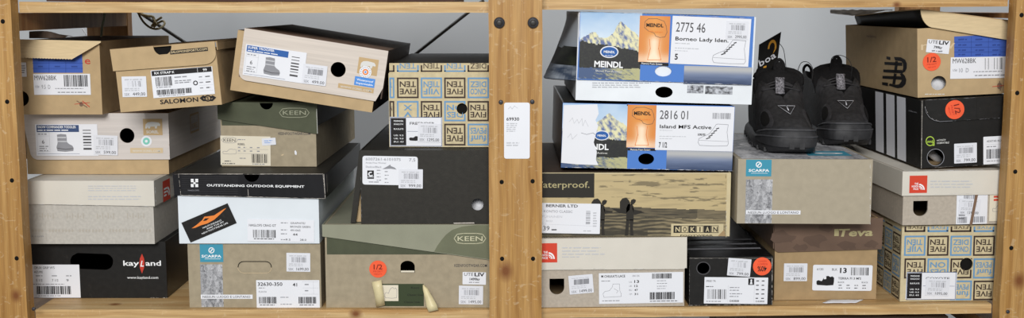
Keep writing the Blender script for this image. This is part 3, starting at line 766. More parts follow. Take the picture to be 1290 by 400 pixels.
S = b.sticker('small_label', 29, 87.5, 9, 18, 0, 'label_white', rad=.4); S.small(3, 3, 8, 14, 4); S.finish()
# front flap: serrated lower edge, cut slanting at its right end, standing off the face
mb = MB(); pts = []
c0 = -.004
tl = b.q('F', c0, 12, 47.5); tr = b.q('F', c0, 127, 53.6); mr = b.q('F', c0, 93.5, 74.5); ml = b.q('F', c0, 12, 72)
n = 46; low = [(ml[0] + (mr[0] - ml[0]) * k / n, ml[1] + (mr[1] - ml[1]) * k / n + (.0009 if k % 2 else 0)) for k in range(n + 1)]
mb.slab(lambda a, z, o: (a, c0 - .012 * max(0, (b.H - z)) / .03 - o, z), low + [tr, (tr[0], b.H + .0005), (0.0, b.H + .0035), tl], .002, 'kraft_tan_inner', medge='kraft_tan')
mb.build('front_flap', b.e)
mb = MB(); rows = []
for j in range(9):                                                    # curled dark inner flap
    t = j / 8; v_ = 47 - 11.5 * math.sin(t * math.pi * .62) ; 
    rows.append([b.Mi @ P(37 + 43 * s_ / 8 - 0 * t + (12 * t if s_ == 8 else 0), 48.2 - (8.6 + 1.2 * math.sin(s_ / 8 * 3.1)) * math.sin(t * math.pi * .5) + (6.5 * t * (s_ / 8) ** 3), .078 + .004 * math.sin(s_)) for s_ in range(9)])
mb.grid(rows, 'dark_brown_card', t=.0015); mb.build('inner_flap', b.e)

# ---- 4 tan box with rounded lid edge, tilted
b = Shoebox('salo', 'small tan shoebox tilted on the stack, with a thumb notch and black lettering', (152, 141.3), (279.5, 131.5), 62.5 - 1.5, Y=.008, rest=None, roll=-4.4, depth=.29)
mb = b.body('kraft_tan', 'kraft_brown', inner='kraft_brown', H=b.H - .0125); F = b.face(mb)
F.text('SALOMON', 202, 131, 250, 127.5, 5.6, 'ink_black', bold=.045)
for s_ in (-1, 1):
    F.poly([(262 + s_ * 2, 122.0), (262 + s_ * 6, 119.8), (262 + s_ * 10.5, 123.0 - s_ * .4), (262 + s_ * 6, 127.2), (262 + s_ * 2, 127.0), (262 + s_ * 6.2, 123.7)], 'ink_black', 1)
F.disc(262, 123.6, 4.6, 4.2, 'ink_black', 1, ring=.35, n=18); F.text('S', 260.4, 125.8, 263.6, 125.6, 4.2, 'ink_black', bold=.04)
mb.build('carton', b.e, bevel=.0005)
c = -.003
Lq = lambda u, v: b.q('F', c, u, v)
p_bl, p_br, p_tr, p_tl = Lq(142.5, 89.5), Lq(258, 81.2), Lq(270.5, 54), Lq(140, 62)
hH = b.H
sk = [p_bl, p_br] + [(p_br[0] + (p_tr[0] - p_br[0]) * math.sin(R(90 * i / 8)), p_br[1] + (Lq(270, 66)[1] - p_br[1]) * (1 - math.cos(R(90 * i / 8)))) for i in range(1, 9)] + [(p_tr[0], hH)]
nc = Lq(204.5, 59); nr = 11.2 * .00112
sk += [(nc[0] + nr, hH)] + [(nc[0] + nr * math.cos(R(-180 * k / 14)), hH - .0015 + nr * .98 * math.sin(R(-180 * k / 14))) for k in range(15)] + [(nc[0] - nr, hH), (p_bl[0] - .001, hH)]
mb = MB(); W, D = b.W, b.D
mb.slab(b.fn('F', c), sk, .0016, 'kraft_tan')
hl = .012
mb.slab(b.fn('R', W + .003), [(-.001, hH - hl), (D, hH - hl), (D, hH), (-.001, hH)], .0016, 'kraft_brown')
x_l = p_bl[0]
mb.slab(b.fn('L', x_l), [(-D, hH - .028), (.001, hH - .028), (.001, hH), (-D, hH)], .0016, 'kraft_brown')
mb.box(x_l, W + .003, -.0012, D + .002, hH - .0016, hH - .0002, 'kraft_brown')
F = b.face(mb, 'F', c); F.poly([(214, 63.6), (261.5, 59.2), (262.2, 64.0), (214.6, 68.6)], 'ink_charcoal', 0); F.text('SALOMONSPORTS.COM', 215.5, 67.1, 260.8, 62.8, 2.7, 'kraft_tan_inner', bold=.03)
F.poly([(193, 58.8), (215.6, 56.9), (215, 62), (212, 66.5), (208, 69.2), (203, 69.3), (198, 67), (194.5, 63)], 'hole_dark', -1) if False else None
mb.build('lid', b.e, bevel=.0005)
mb = MB(); mb.slab(b.fn('F', .0030), [(nc[0] - .016, hH - .02), (nc[0] + .016, hH - .02), (nc[0] + .016, hH - .0018), (nc[0] - .016, hH - .0018)], .0008, 'hole_dark'); mb.build('notch_shade_panel', b.e)  # dark panel standing in for the shade inside the notch
S = b.sticker('product_label', 230.5, 103.4, 78, 35, 4, 'label_white', rad=.3)
S.rect(1, .8, 77, 6.6, 'ink_black', 0); S.text('RX STRAP K', 4.5, 5.2, 30, 5.2, 3.0, 'ink_white', bold=.03); S.text('99', 66, 5.2, 71, 5.2, 3.2, 'ink_white', bold=.03); S.rect(59, .8, 59.4, 6.6, 'ink_white', 1)
S.bars(5, 9, 26, 20.5, mod=.45); S.small(5, 21, 28, 23, 1); S.bars(5, 25, 49, 31.5, mod=.5); S.small(7, 32, 48, 33.8, 1)
S.small(29, 9, 50, 12, 1); S.small(29, 14, 50, 19, 2); S.disc(55, 19.5, 3, 3, 'ink_black', 1, ring=.4); S.rect(54.6, 14, 55.4, 16.5, 'label_white', 2)
for i_ in range(3): S.small(60, 11 + i_ * 7, 65, 13.5 + i_ * 7, 1); S.small(68, 11 + i_ * 7, 75, 13.5 + i_ * 7, 1, 'ink_dark_grey'); S.line([(59, 16 + i_ * 7), (77, 16 + i_ * 7)], .25, 'ink_light')
S.finish()
price(b, 169.5, 109, 31, 26, 1, '449,00')

# ---- 5 grey kraft boot carton on the board
def scarpa_front(b, F, u, v0, v1, vband0, vband1, utext):
    pass
b = Shoebox('scal', 'grey kraft shoebox with a slot handle and blue logo, standing on the lower board', (239, 386.8), 405, 306, rest=SB_Z + .0004, depth=.33)
sl = b.hole(321, 336, 21.5, 7.6, 'slot')
mb = b.body('kraft_olive', 'kraft_olive', inner='kraft_grey', top='kraft_grey'); F = b.face(mb)
F.rect(251.5, 307.2, 281.5, 329.5, 'ink_teal', 0)
F.disc(266.5, 314.8, 3.8, 3.8, 'ink_white', 1, ring=.3, n=18); F.line([(264.7, 317), (268.3, 312.6)], 1.3, 'ink_white', 1)
F.text('SCARPA', 254, 323.8, 279, 323.8, 3.4, 'ink_white', bold=.05); F.rect(258, 325.3, 278, 325.8, 'ink_white', 1)
F.pic(252, 332.5, 281.8, 386, 44, 78, rock_pic(2.0), 0)
F.rect(253, 370.5, 318.5, 375.8, 'label_white', 1); F.text('NESSUN LUOGO E LONTANO', 255.5, 374.6, 315.5, 374.6, 3.0, 'ink_dark_grey', lay=2, bold=.01)
ring = [Vector(p) for p in sl]
for i_ in range(len(ring)):                                            # die-cut handle still in place
    a_, c_ = ring[i_], ring[(i_ + 1) % len(ring)]; up_ = (a_.y + c_.y) / 2 > b.q('F', 0, 321, 337)[1]
    t_ = (c_ - a_)
    if t_.length < 1e-6: continue
    n_ = Vector((-t_.y, t_.x)).normalized() * (.0011 if up_ else .0006)
    F.raw([tuple(a_), tuple(c_), tuple(c_ + n_), tuple(a_ + n_)], 'hole_dark' if up_ and 8 > 1 else 'ink_tan_light', 1)
F.rect(404.4, 308, 405, 386, 'label_white', 1)
mb.build('carton', b.e, bevel=.0005)
S = b.sticker('product_label', 363, 369.5, 79.5, 35.5, 0, 'label_white', rad=.3)
S.text('32630-350', 2, 7.2, 33, 7.2, 4.6, 'ink_black', bold=.02); S.text('41', 46, 8, 51.5, 8, 4.6, 'ink_black', bold=.02)
S.small(3, 9, 12, 11, 1); S.text('PLANTA', 3, 16, 13, 16, 2.3, 'ink_grey'); S.bars(3, 21.5, 25, 30, mod=.4); S.small(4, 31, 24, 33, 1, 'ink_dark_grey'); S.bars(53, 21.5, 75, 30, mod=.4); S.small(54, 31, 74, 33, 1, 'ink_dark_grey')
for i_ in range(3): S.line([(58, 2 + i_ * 8), (78, 2 + i_ * 8)], .3, 'ink_light')
S.line([(72, 2), (72, 18)], .3, 'ink_light'); S.small(61, 4, 66, 7, 1); S.small(61, 12, 66, 15, 1); S.small(30, 21, 42, 23, 1); S.small(30, 30, 48, 32, 1); S.finish()
price(b, 376, 329.8, 30, 24, -1, '1699,00')

# ---- 6 pale blue box under a black lid
b = Shoebox('hag', 'pale blue shoebox with a scuffed glossy black lid, under the smaller green-lidded box', (226, 306.3), 402.5, 218, rest=below('scal'), depth=.33)
mb = b.body('pale_blue_card', 'pale_blue_card', inner='black_flat', H=b.H - .0155)
mb.build('carton', b.e, bevel=.0006)
a0 = b.q('F', -.004, 228, 245.5); a1 = b.q('F', -.004, 410, 250); nc = b.q('F', -.004, 317, 218); nr = .0105
x1 = b.q('F', -.004, 410, 240)[0]
sk = [(-.003, a0[1]), (x1, a1[1]), (x1 - .001, b.H), (nc[0] + nr, b.H)] + [(nc[0] + nr * math.cos(R(-180 * k / 14)), b.H - .001 + nr * 1.0 * math.sin(R(-180 * k / 14))) for k in range(15)] + [(nc[0] - nr, b.H), (-.005, b.H)]
W0 = b.W; b.W = x1 - .0035
mb, c = b.lid(sk, b.H - a1[1] - .001, 'black_gloss', top='charcoal_card', over=.004)
F = b.face(mb, 'F', c)
F.text('OUTSTANDING OUTDOOR EQUIPMENT', 260.5, 234.3, 383.5, 236, 2.9, 'ink_white', bold=.045)
for dx in (0, 5.6):
    F.rect(240.4 + dx, 225, 244.2 + dx, 229.2, 'ink_white'); F.rect(240.4 + dx, 231.2, 244.2 + dx, 235.4, 'ink_white')
F.rect(243.6, 229, 246.6, 231.6, 'ink_white'); F.text('HAGLOFS', 237, 240.2, 251, 240.2, 1.8, 'ink_grey')
for k in range(9): F.line([(229, 222 + k * 2.6), (300, 222.5 + k * 2.6)], .22, 'ink_dark_grey', 0)
F.wear([(225, 219), (407, 219)], .5, 40); F.wear([(228, 245.3), (409, 249.6)], .7, 40); F.wear([(407, 219), (410, 249)], 1.1, 40); F.wear([(225, 219), (228, 245)], .8, 20)
F.line([(408, 219), (409.8, 249.5)], .5, 'worn_edge', 1); F.line([(312.5, 238), (313, 246)], .4, 'worn_edge', 2)
F.line([(229, 245.6), (409, 249.7)], .3, 'worn_edge', 1); F.line([(225, 218.8), (306, 218.8)], .35, 'worn_edge', 1); F.line([(328, 218.8), (407, 218.8)], .35, 'worn_edge', 1)
f2 = b.face(mb, 'R', b.W + .004)
f2.raw([(.004, b.H - .028), (.007, b.H - .028), (.006, b.H - .002), (.004, b.H - .002)], 'worn_edge', 0)
mb.build('lid', b.e, bevel=.0006); b.W = W0
S = b.sticker('product_label', 354, 290, 84, 28.5, -1, 'label_white', rad=.3)
S.text('HAGLOFS CRAG GT', 2, 9.2, 36, 9.2, 3.1, 'ink_dark_grey', bold=.01); S.bars(7, 13.5, 36, 23.5, mod=.45); S.small(8, 24, 35, 26, 1, 'ink_dark_grey')
for i_, t_ in enumerate(('GRAPHITE/', 'BRONZE GREEN', '491065')): S.text(t_, 54, 5.4 + i_ * 4.6, 54 + len(t_) * 2.1, 5.4 + i_ * 4.6, 2.5, 'ink_dark_grey'); 
for v_ in (3, 12, 17, 24.5): S.small(42, v_, 51, v_ + 2.2, 1)
S.text('44', 57, 20.2, 63, 20.2, 3, 'ink_dark_grey', bold=.02); S.text('9.5', 48, 26.6, 54, 26.6, 2.5, 'ink_dark_grey'); S.text('28.0', 66, 26.6, 74, 26.6, 2.5, 'ink_dark_grey'); S.finish()
S = b.sticker('black_sticker', 263.5, 280.3, 64, 27.5, 23, 'black_card', rad=.1)
S.poly([(9, 11.5), (18, 9.5), (26, 7), (30, 4.2), (34, 5.4), (42, 7.5), (56, 5.0), (60, 5.0), (50, 9), (40, 12.5), (30, 13.5), (22, 12.5), (14, 12.6)], 'ink_orange', 0)
S.poly([(26, 8.5), (30, 6.5), (35, 8.2), (30, 9.6)], 'black_card', 1)
for v_, u0, u1 in ((17.4, 22, 48), (20.6, 26, 50), (23.8, 18, 54)): S.text('HAGLOFS ENDURANCE' if v_ < 20 else ('AND THE FIT' if v_ < 22 else 'NEW FOOTWEAR LIFE'), u0, v_, u1, v_, 2.0, 'ink_white', bold=.01)
S.finish()

# ---- green-lidded boxes
def keen_logo(F, u0, v0, u1, v1, m_, hx=.08, lay=0, lw=.6):
    vm = (v0 + v1) / 2; w_ = u1 - u0
    F.line([(u0, vm), (u0 + w_ * hx, v0 + 1), (u0 + w_ * .3, v0), (u1 - w_ * .3, v0), (u1 - w_ * hx, v0 + 1), (u1, vm), (u1 - w_ * hx, v1 - 1), (u1 - w_ * .3, v1), (u0 + w_ * .3, v1), (u0 + w_ * hx, v1 - 1), (u0, vm)], lw, m_, lay)
b = Shoebox('keu', 'smaller green-lidded kraft shoebox with a cream label, resting on the glossy black lid', (279.5, 209.2), 399, 128.3, rest=below('hag'), depth=.335, yaw=-1.0)
mb = b.body('kraft_olive', 'kraft_olive', inner='black_flat', H=b.H - .0135); F = b.face(mb)
F.rect(279, 143, 399.4, 158, 'green_band', 0)
F.text('KEENFOOTWEAR.COM', 351, 169.6, 391, 169.6, 3.4, 'ink_dark_grey', bold=.01)
mb.build('carton', b.e, bevel=.0005)
a0 = b.q('F', -.003, 276.5, 150); a1 = b.q('F', -.003, 400.5, 168.6); nc = b.q('F', -.003, 335.5, 128); nr = .0095
sk = [(-.003, a0[1]), (b.W + .003, a1[1]), (b.W + .003, b.H), (nc[0] + nr, b.H)] + [(nc[0] + nr * math.cos(R(-180 * k / 12)), b.H - .001 + nr * math.sin(R(-180 * k / 12))) for k in range(13)] + [(nc[0] - nr, b.H), (-.003, b.H)]
mb, c = b.lid(sk, (b.H - a0[1], .034), 'green_band', side='charcoal_card', top='green_band')
F = b.face(mb, 'F', c); keen_logo(F, 352, 136, 389.5, 147.6, 'ink_keen_dim', .1, lw=.7); F.text('KEEN', 356.5, 144.4, 385.5, 144.4, 5.6, 'ink_keen_dim', bold=.0)
F.line([(398.8, 137), (400, 168)], .5, 'ink_pale', 0)
mb.build('lid', b.e, bevel=.0005)
S = b.sticker('product_label', 309.5, 189.5, 63, 37, -1, 'label_cream', rad=.3)
S.text('KEEN', 4, 7.5, 19, 7.5, 4.2, 'ink_dark_grey'); keen_logo(S, 1.5, 2, 21.5, 9, 'ink_grey', .1, 1, .4); S.small(22, 3.5, 32, 5.5, 1)
S.text('REBEL', 22, 11.5, 31, 11.5, 2.6, 'ink_dark_grey', bold=.02)
icon(S, SHOE, 3, 16.5, 20, 23, 'ink_grey', 1, out=.35)
S.small(5, 31, 15, 33, 1, 'ink_dark_grey'); S.small(2, 34, 19, 36, 1, 'ink_dark_grey')
for x in (22, 29, 37, 46): S.small(x, 13, x + 4, 15.5, 1); S.small(x, 17.5, x + 4, 20, 1)
S.line([(21, 16.5), (60, 16.5)], .25, 'ink_grey'); S.line([(21, 22), (60, 22)], .25, 'ink_grey'); S.small(24, 27, 34, 29, 1)
S.bars(39, 22.5, 60, 33.5, mod=.45); S.small(40, 34, 60, 36, 1); S.finish()
S = b.sticker('size_sticker', 339, 178, 17.5, 9, 4, 'price_white', lift=.0012); S.small(3, 2, 14, 7, 2, 'ink_sky'); S.finish()
mb = MB(); F = b.face(mb); F.poly([(371, 190), (372.5, 189), (374, 192), (373.5, 195), (371.5, 194)], 'label_white', 0); F.poly([(354, 195), (357, 193.5), (357.5, 195), (355, 196)], 'ink_tan_light', 0); mb.build('paper_scrap', b.e)

b = Shoebox('kel', 'large kraft shoebox with a pale green lid and torn tape on the lower board', (411, 386.8), 630, 282, rest=SB_Z + .0004, depth=.335)
hk = b.hole(513.5, 335.5, 9, 7.5, 'arch')
win = [b.q('F', 0, u, v) for u, v in ((474, 384.8), (535, 386.0 - 1), (534, 357), (477, 357))]
mb = b.body('kraft_olive', 'kraft_olive', inner='kraft_brown', holes=[hk]); F = b.face(mb)
F.rect(411.3, 290, 629.5, 320, 'green_band', 0)
F.text('KEENFOOTWEAR.COM', 572.5, 335.6, 613.5, 335.6, 3.6, 'ink_dark_grey', bold=.01)
F.rect(477, 357, 534, 385, 'ink_dark_green', 0); F.rect(481, 358.5, 502, 378.5, 'label_cream', 1); icon(F, SHOE, 485, 361.5, 500, 375, 'ink_grey', 2, out=.4)
for v_, u_ in ((361, 518), (370, 513), (379, 509)): F.text('Keen' if v_ < 365 else 'Classic low', u_, v_ + 2, u_ + (10 if v_ < 365 else 20), v_ + 2, 2.6, 'black_card', 1)
F.rect(505, 340.2, 522, 342.4, 'label_cream', 1)
mb.build('carton', b.e, bevel=.0005)
a0 = b.q('F', -.003, 410, 297.4); a1 = b.q('F', -.003, 617, 327)
zr = a0[1] + (a1[1] - a0[1]) * (b.W + .003 - a0[0]) / (a1[0] - a0[0])
mb, c = b.lid([(-.003, a0[1]), (b.W + .003, zr), (b.W + .003, b.H), (-.003, b.H)], (b.H - a0[1], .03), 'green_lid')
F = b.face(mb, 'F', c); keen_logo(F, 572, 293.5, 612, 306.3, 'ink_keen', .1, lw=.8); F.text('KEEN', 576.5, 303, 608, 303, 6.2, 'ink_keen', bold=.01)
def curve_pts():
    return [(617, 284)] + [(545 - 2 + 40 * math.cos(R(a)) * 1.0, 0) for a in ()] 
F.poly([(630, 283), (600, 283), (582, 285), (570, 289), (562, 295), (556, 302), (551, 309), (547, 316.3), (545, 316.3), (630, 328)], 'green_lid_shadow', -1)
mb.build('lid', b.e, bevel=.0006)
half(b, 476.3, 338.3, 11, 0)
S = b.sticker('shop_sticker', 597.5, 350, 29.5, 16, -1, 'label_white'); S.text('UTE', 2, 4.8, 13.5, 4.8, 4.2, 'ink_dark_grey'); S.text('LIV', 15, 5, 27.5, 5, 4.6, 'ink_black', bold=.06)
S.text('1499kr', 9, 10.6, 22, 10.6, 3.6, 'ink_black', bold=.04); S.small(8, 12, 22, 14, 1); S.finish()
price(b, 593.3, 371, 30.5, 24, -1, '1495,00')
mb = MB()
def band(mb, pl, wl, m_, t=.0006):
    rows = [[b.Mi @ P(u - w_ / 2, v + s1 * w_ / 2, Y) , b.Mi @ P(u, v, Y - .0008), b.Mi @ P(u + w_ / 2, v - s1 * w_ / 2, Y)] for (u, v, Y), (w_, s1) in zip(pl, wl)]
    mb.grid(rows, m_, t=t)
Yk = b.M.translation.y
band(mb, [(474.5, 353.5, Yk - .003), (476, 362, Yk - .0055), (478, 373, Yk - .0055), (479.5, 385, Yk - .003)], [(12, .22), (11.5, .15), (11, .1), (11, .2)], 'tape_tan')
mb.build('torn_tape', b.e)
mb = MB()
band(mb, [(533.5, 358.5, Yk - .002), (536, 364, Yk - .006), (540, 374, Yk - .010), (544, 385, -.003), (546, 391, -.004)], [(1.5, 0), (6, .15), (9.5, .12), (13, .1), (12, .2)], 'tape_tan')
mb.build('torn_tape', b.e)

# ---- black box with a round hole
b = Shoebox('blk', 'matt black shoebox with white shoe label and small round hole, on the pale green lid', (455, 281.6), 632, 189, rest=below('kel'), depth=.33)
hk = b.hole(601.5, 257.3, 7.6, 7.6)
mb = b.body('charcoal_card', 'charcoal_card', inner='black_flat', holes=[hk], top='charcoal_card'); F = b.face(mb)
F.poly([(571, 280.2), (597, 279.8), (598, 280.9), (572, 281.2)], 'worn_edge', 1)
F.wear([(454, 191), (456, 281)], .5, 10, 'ink_grey')
mb.build('carton', b.e, bevel=.0006)
def tissue(b, u, v, r, Yo=.02, seed=1):
    mb = MB(); rows = []; C_ = b.q('F', Yo, u, v)
    for j in range(11):
        th = math.pi * j / 10
        rows.append([(C_[0] + r * math.sin(th) * math.cos(p_) * (1 + .25 * N3(j * .9, k * .8, seed)), Yo + r * .7 + r * .7 * math.sin(th) * math.sin(p_) * (1 + .3 * N3(j, k * .7, seed)), C_[1] + r * math.cos(th) * (1 + .2 * N3(j * 1.1, k, seed))) for k, p_ in ((k, 2 * math.pi * (k % 16) / 16) for k in range(17))])
    mb.grid(rows, 'tissue'); return mb.build('tissue_paper', b.e)
tissue(b, 603, 259, .017, .020, 3)
S = b.sticker('product_label', 491.5, 214.5, 69.5, 36.5, -1, 'label_white', rad=3)
S.text('6007261-6101075', 4, 5.6, 48, 5.6, 3.6, 'ink_grey'); S.text('7,5', 58.5, 6, 66.5, 6, 4, 'ink_grey'); S.text('Aruba Free Worker', 4, 9.6, 30, 9.6, 2.1, 'ink_grey'); S.text('Shadow/Black', 4, 15, 24, 15, 2.6, 'ink_grey')
S.rect(6, 18.5, 14.5, 29, 'ink_black', 0); S.disc(10.5, 23, 3.3, 3, 'label_white', 1, ring=.5, a0=60, a1=330); S.rect(6.5, 26.3, 14, 27, 'label_white', 1)
for i_ in range(4): S.small(18, 17 + i_ * 4.2, 24, 19 + i_ * 4.2, 1); S.small(28, 18.5 + i_ * 4.6, 33, 20.5 + i_ * 4.6, 1)
icon(S, [(0, .9), (.2, .6), (.45, .2), (.55, 0), (.6, .3), (.85, .55), (1, .95), (.6, .8)], 25, 10.5, 43, 17, 'ink_grey', 1); S.small(8, 32, 22, 34, 1); S.finish()
price(b, 517.5, 224.7, 30.5, 24.5, -1, '999,00', lift=.0012)
# its loose side flap hanging away from the wall
mb = MB(); fl = lambda u, v, Y: b.Mi @ P(u, v, Y)
Yb = b.M.translation.y
f_ = b.fn('F', .004)
pts = [b.q('F', .004, u, v) for u, v in ((441.5, 281.6), (448, 281.6), (454.5, 234), (455.3, 192), (452.5, 190.5), (448.5, 222))]
pts = [(x, max(z, .0006)) for x, z in pts]
mb.slab(f_, pts, .29, 'charcoal_card'); mb.build('side_flap', b.e)
pts = [(x, max(z, .0006)) for x, z in [b.q('F', .012, u, v) for u, v in ((448.5, 281.6), (456, 281.6), (455, 234))]]
mb = MB(); mb.slab(b.fn('F', .012), pts, .26, 'kraft_tan'); mb.build('inner_lining', b.e)

# ---- patterned boxes
WORDS = {'ft': ('FIVE', 'TEN'), 'vt': ('VIJF', 'TIEN'), 'cd': ('CINCO', 'DIEZ'), 'xy': ('V', 'X'), 'dn': ('DES', 'ON'), 'fp': ('funf', 'PEVES')}
def tile(F, u0, v0, u1, v1, key, blue, lo=0, hi=1, lay=0):
    m_ = 'ink_tile_blue' if blue else 'ink_tile_black'; h = v1 - v0; w_ = u1 - u0
    F.frame(u0, v0, u1, v1, 2.0, m_, lay)
    if key:
        for i_, t_ in enumerate(WORDS[key]):                            # printed upside down
            vb = v1 - h * (.17 + .35 * i_) - .0; a_ = .15 if len(t_) > 1 else .36
            if i_ == 1: t0, t1 = u1 - w_ * .13, u0 + w_ * (.13 if len(t_) < 5 else .13)
            else: t0, t1 = u1 - w_ * .13, u0 + w_ * .13
            if len(t_) == 1: t0, t1 = u1 - w_ * .3, u0 + w_ * .3
            F.text(t_, t0, vb - h * .29, t1, vb - h * .29, h * .28, m_, lay=lay + 1, bold=.03, flip=True)
# reading direction runs right to left and capitals hang down
b = Shoebox('ftl', 'tan shoebox printed with upside-down black and blue square tiles, on the matt black box', (490.6, 185), 628, 79.5, rest=below('blk'), depth=.325)
hk = b.hole(582, 136.8, 6.8, 7)
zs = b.q('F', 0, 550, 92)[1]
mb = b.body('tile_base', 'charcoal_card', inner='black_flat', holes=[hk], H=zs)
F = b.face(mb); F.cut = (*b.q('F', 0, 582, 136.8), .0082)
cols_ = [(471, 497), (500, 527.5), (530, 557), (559.5, 586.5), (589, 616), (618.5, 627.5)]
def clipcol(F, c, v0, v1, key, blue, x0):
    if c[0] < x0: F.frame(x0 + 1, v0, c[1], v1, 2.0, 'ink_tile_blue' if blue else 'ink_tile_black', 0); F.text({'ft': 'N', 'vt': 'T', 'dn': 'O'}.get(key, 'N'), c[1] - 3, v0 + 6, x0 + 2, v0 + 6, 7, 'ink_tile_blue' if blue else 'ink_tile_black', flip=True)
    elif c[1] < 622: tile(F, c[0], v0, c[1], v1, key, blue)
    else: F.frame(c[0], v0, c[1], v1, 2.0, 'ink_tile_blue' if blue else 'ink_tile_black', 0)
for (v0, v1, ks) in ((97.5, 123.5, ['vt:b', 'ft', 'vt:b', 'ft', 'cd:b', 'ft']), (127, 152.5, ['ft', 'xy:b', 'ft', 'dn:b', 'ft', 'vt:b']), (155.5, 183, [None, None, None, 'ft', 'fp:b', 'ft'])):
    for c_, k_ in zip(cols_, ks):
        if k_: clipcol(F, c_, v0, v1, k_.split(':')[0], ':' in k_, 489.5)
mb.build('carton', b.e, bevel=.0005)
b.H0 = b.H
mb = MB(); W, D, H = b.W, b.D, b.H; t = .0016
y0 = .0022
mb.slab(b.fn('F', y0), [(.001, zs - .02), (W, zs - .02), (W, H), (.001, H)], t, 'tile_base')
mb.slab(b.fn('R', W - .002), [(y0 + t, zs - .01), (D - .003, zs - .01), (D - .003, H), (y0 + t, H)], t, 'charcoal_card')
mb.slab(b.fn('L', .003), [(-D + .003, zs - .01), (-y0 - t, zs - .01), (-y0 - t, H), (-D + .003, H)], t, 'charcoal_card')
mb.box(.0015, W - .001, y0 + t, D - .003, H - t, H - .0002, 'charcoal_card')
F = b.face(mb, 'F', y0)
for i_, (u0, u1) in enumerate(cols_):
    bl = i_ % 2 == 0; m_ = 'ink_tile_blue' if bl == False else 'ink_tile_black'
    m_ = 'ink_tile_black' if i_ in (0, 2, 4) else 'ink_tile_blue'
    uu = max(u0, 490.5); F.rect(uu, 88.6, u1, 90.4, m_); F.rect(u1 - 2, 82, u1, 90, m_)
    if u0 > 490: F.rect(u0, 82, u0 + 2, 90, m_)
    if u0 > 490 and u1 < 622: F.text(('', 'TEN', 'TIEN', 'TEN', 'DIEZ', '')[i_] or 'TEN', u1 - 3.5, 79.6, u0 + 3.5, 79.6, 7, m_, flip=True)
mb.build('lid', b.e, bevel=.0005)
mb = MB(); mb.slab(b.fn('F', .006), [(b.q('F', .006, 570, 150)[0], zs - .075), (b.q('F', .006, 595, 150)[0], zs - .075), (b.q('F', .006, 595, 150)[0], zs - .02), (b.q('F', .006, 570, 150)[0], zs - .02)], .001, 'hole_dark'); mb.build('hole_shade_panel', b.e)  # near-black sheet behind the round hole, in place of the shade inside
def ft_label(b, u, v, w, h, rot, title):
    S = b.sticker('product_label', u, v, w, h, rot, 'label_white', rad=.2); k = w / 65.5
    S.frame(.4, .4, w - .4, h - .4, .6, 'ink_navy', 0); S.rect(1.2 * k, 1.5 * k, 20.5 * k, h - 1.5 * k, 'ink_black', 1)
    for i_, v_ in enumerate((4, 8, 14, 22, 26, 30)): S.text(('FREERIDER', 'SHADOW', 'BLK/SLATE', 'US: 9.5', 'UK: 9.0', 'EU: 43')[i_] if h > 30 else 'EU 43', 5 * k, (v_ + 2) * h / 37, 17 * k, (v_ + 2) * h / 37, 1.9 * k, 'ink_white', lay=2, bold=.02)
    S.text(title, 25 * k, 9.5 * k, 56 * k, 9.5 * k, 3.4 * k, 'ink_dark_grey', bold=.02); S.line([(22 * k, 18 * k), (63 * k, 18 * k)], .4 * k, 'ink_navy')
    return S, k
S, k = ft_label(b, 524.2, 165.7, 66, 37.3, -.5, 'FREERIDER')
icon(S, [(0, .6), (.1, .3), (.4, .35), (.6, 0), (.9, .1), (1, .5), (1, .9), (.6, 1), (.1, .95)], 24, 24, 38, 30, 'ink_black', 1); S.finish()
price(b, 541, 167, 29, 24, -2, '1295,00', lift=.0012)

# ---- tilted box on the green-lidded one
b = Shoebox('troo', 'pale wood-grain lidded shoebox with boot label, tilted over the smaller green-lidded box', (290, 113.2), (468.5, 142.2), 36, Y=.034, roll=9.1, depth=.32)
hk = b.hole(426, 87.5, 9.5, 9.5)
mb = b.body('kraft_tan', 'dark_brown_card', inner='kraft_brown', holes=[hk]); mb.build('carton', b.e, bevel=.0006)
q0 = b.q('F', -.003, 310, 102.5); q1 = b.q('F', -.003, 476, 126.8); xl = b.q('F', -.003, 301, 90)[0]; xr = b.q('F', -.003, 485.5, 90)[0]; H_ = b.q('F', -.003, 303.5, 34.5)[1]; r_ = .012
zl = (q0[1] + q1[1]) / 2
sk = [(xl + r_ * (1 - math.cos(R(90 * i / 6))), zl + r_ * (1 - math.sin(R(90 * i / 6)))) for i in range(7)] + [(xr - .008, zl), (xr, zl + .02), (xr, H_), (xl, H_)]
b.H = H_; W0, b.W = b.W, xr - .003
mb = MB(); c = -.003; D = b.D
mb.slab(b.fn('F', c), sk, .0016, 'sorel_lid_tan', [b.hole(426, 87.5, 9.6, 9.6, c=-.003)])
mb.slab(b.fn('R', xr), [(-.0014, zl + .004), (D, zl + .004), (D, H_), (-.0014, H_)], .0016, 'dark_brown_card')
mb.slab(b.fn('L', xl), [(-D, zl + .004), (.0014, zl + .004), (.0014, H_), (-D, H_)], .0016, 'sorel_top')
mb.box(xl + .0002, xr - .0002, -.0014, .09, H_ - .0018, H_ - .0002, 'sorel_top'); mb.box(xl + .0002, xr - .0002, .09, D, H_ - .0018, H_ - .0002, 'dark_brown_card')
F = b.face(mb, 'F', c)
F.poly([(450.5, 71), (473.5, 75), (471.5, 89), (449, 96)], 'ink_tan', 0) if False else None
w0 = F.m(452.5, 71.5); k_ = .00112
def sm(x, y): a = w0; return (a[0] + x * k_, a[1] - y * k_)
G2 = Face(mb, b.fn('F', c), sm, .0003); bear(G2, 0, 0, 1.0, 'ink_tan', 'ink_pale')
G2.disc(10.5, 17.5, 7.6, 7.6, 'label_white', 2); G2.disc(10.5, 17.5, 3.8, 3.8, 'ink_orange', 3, ring=.45); G2.disc(10.5, 17.5, 1.2, 1.2, 'ink_sky', 3)
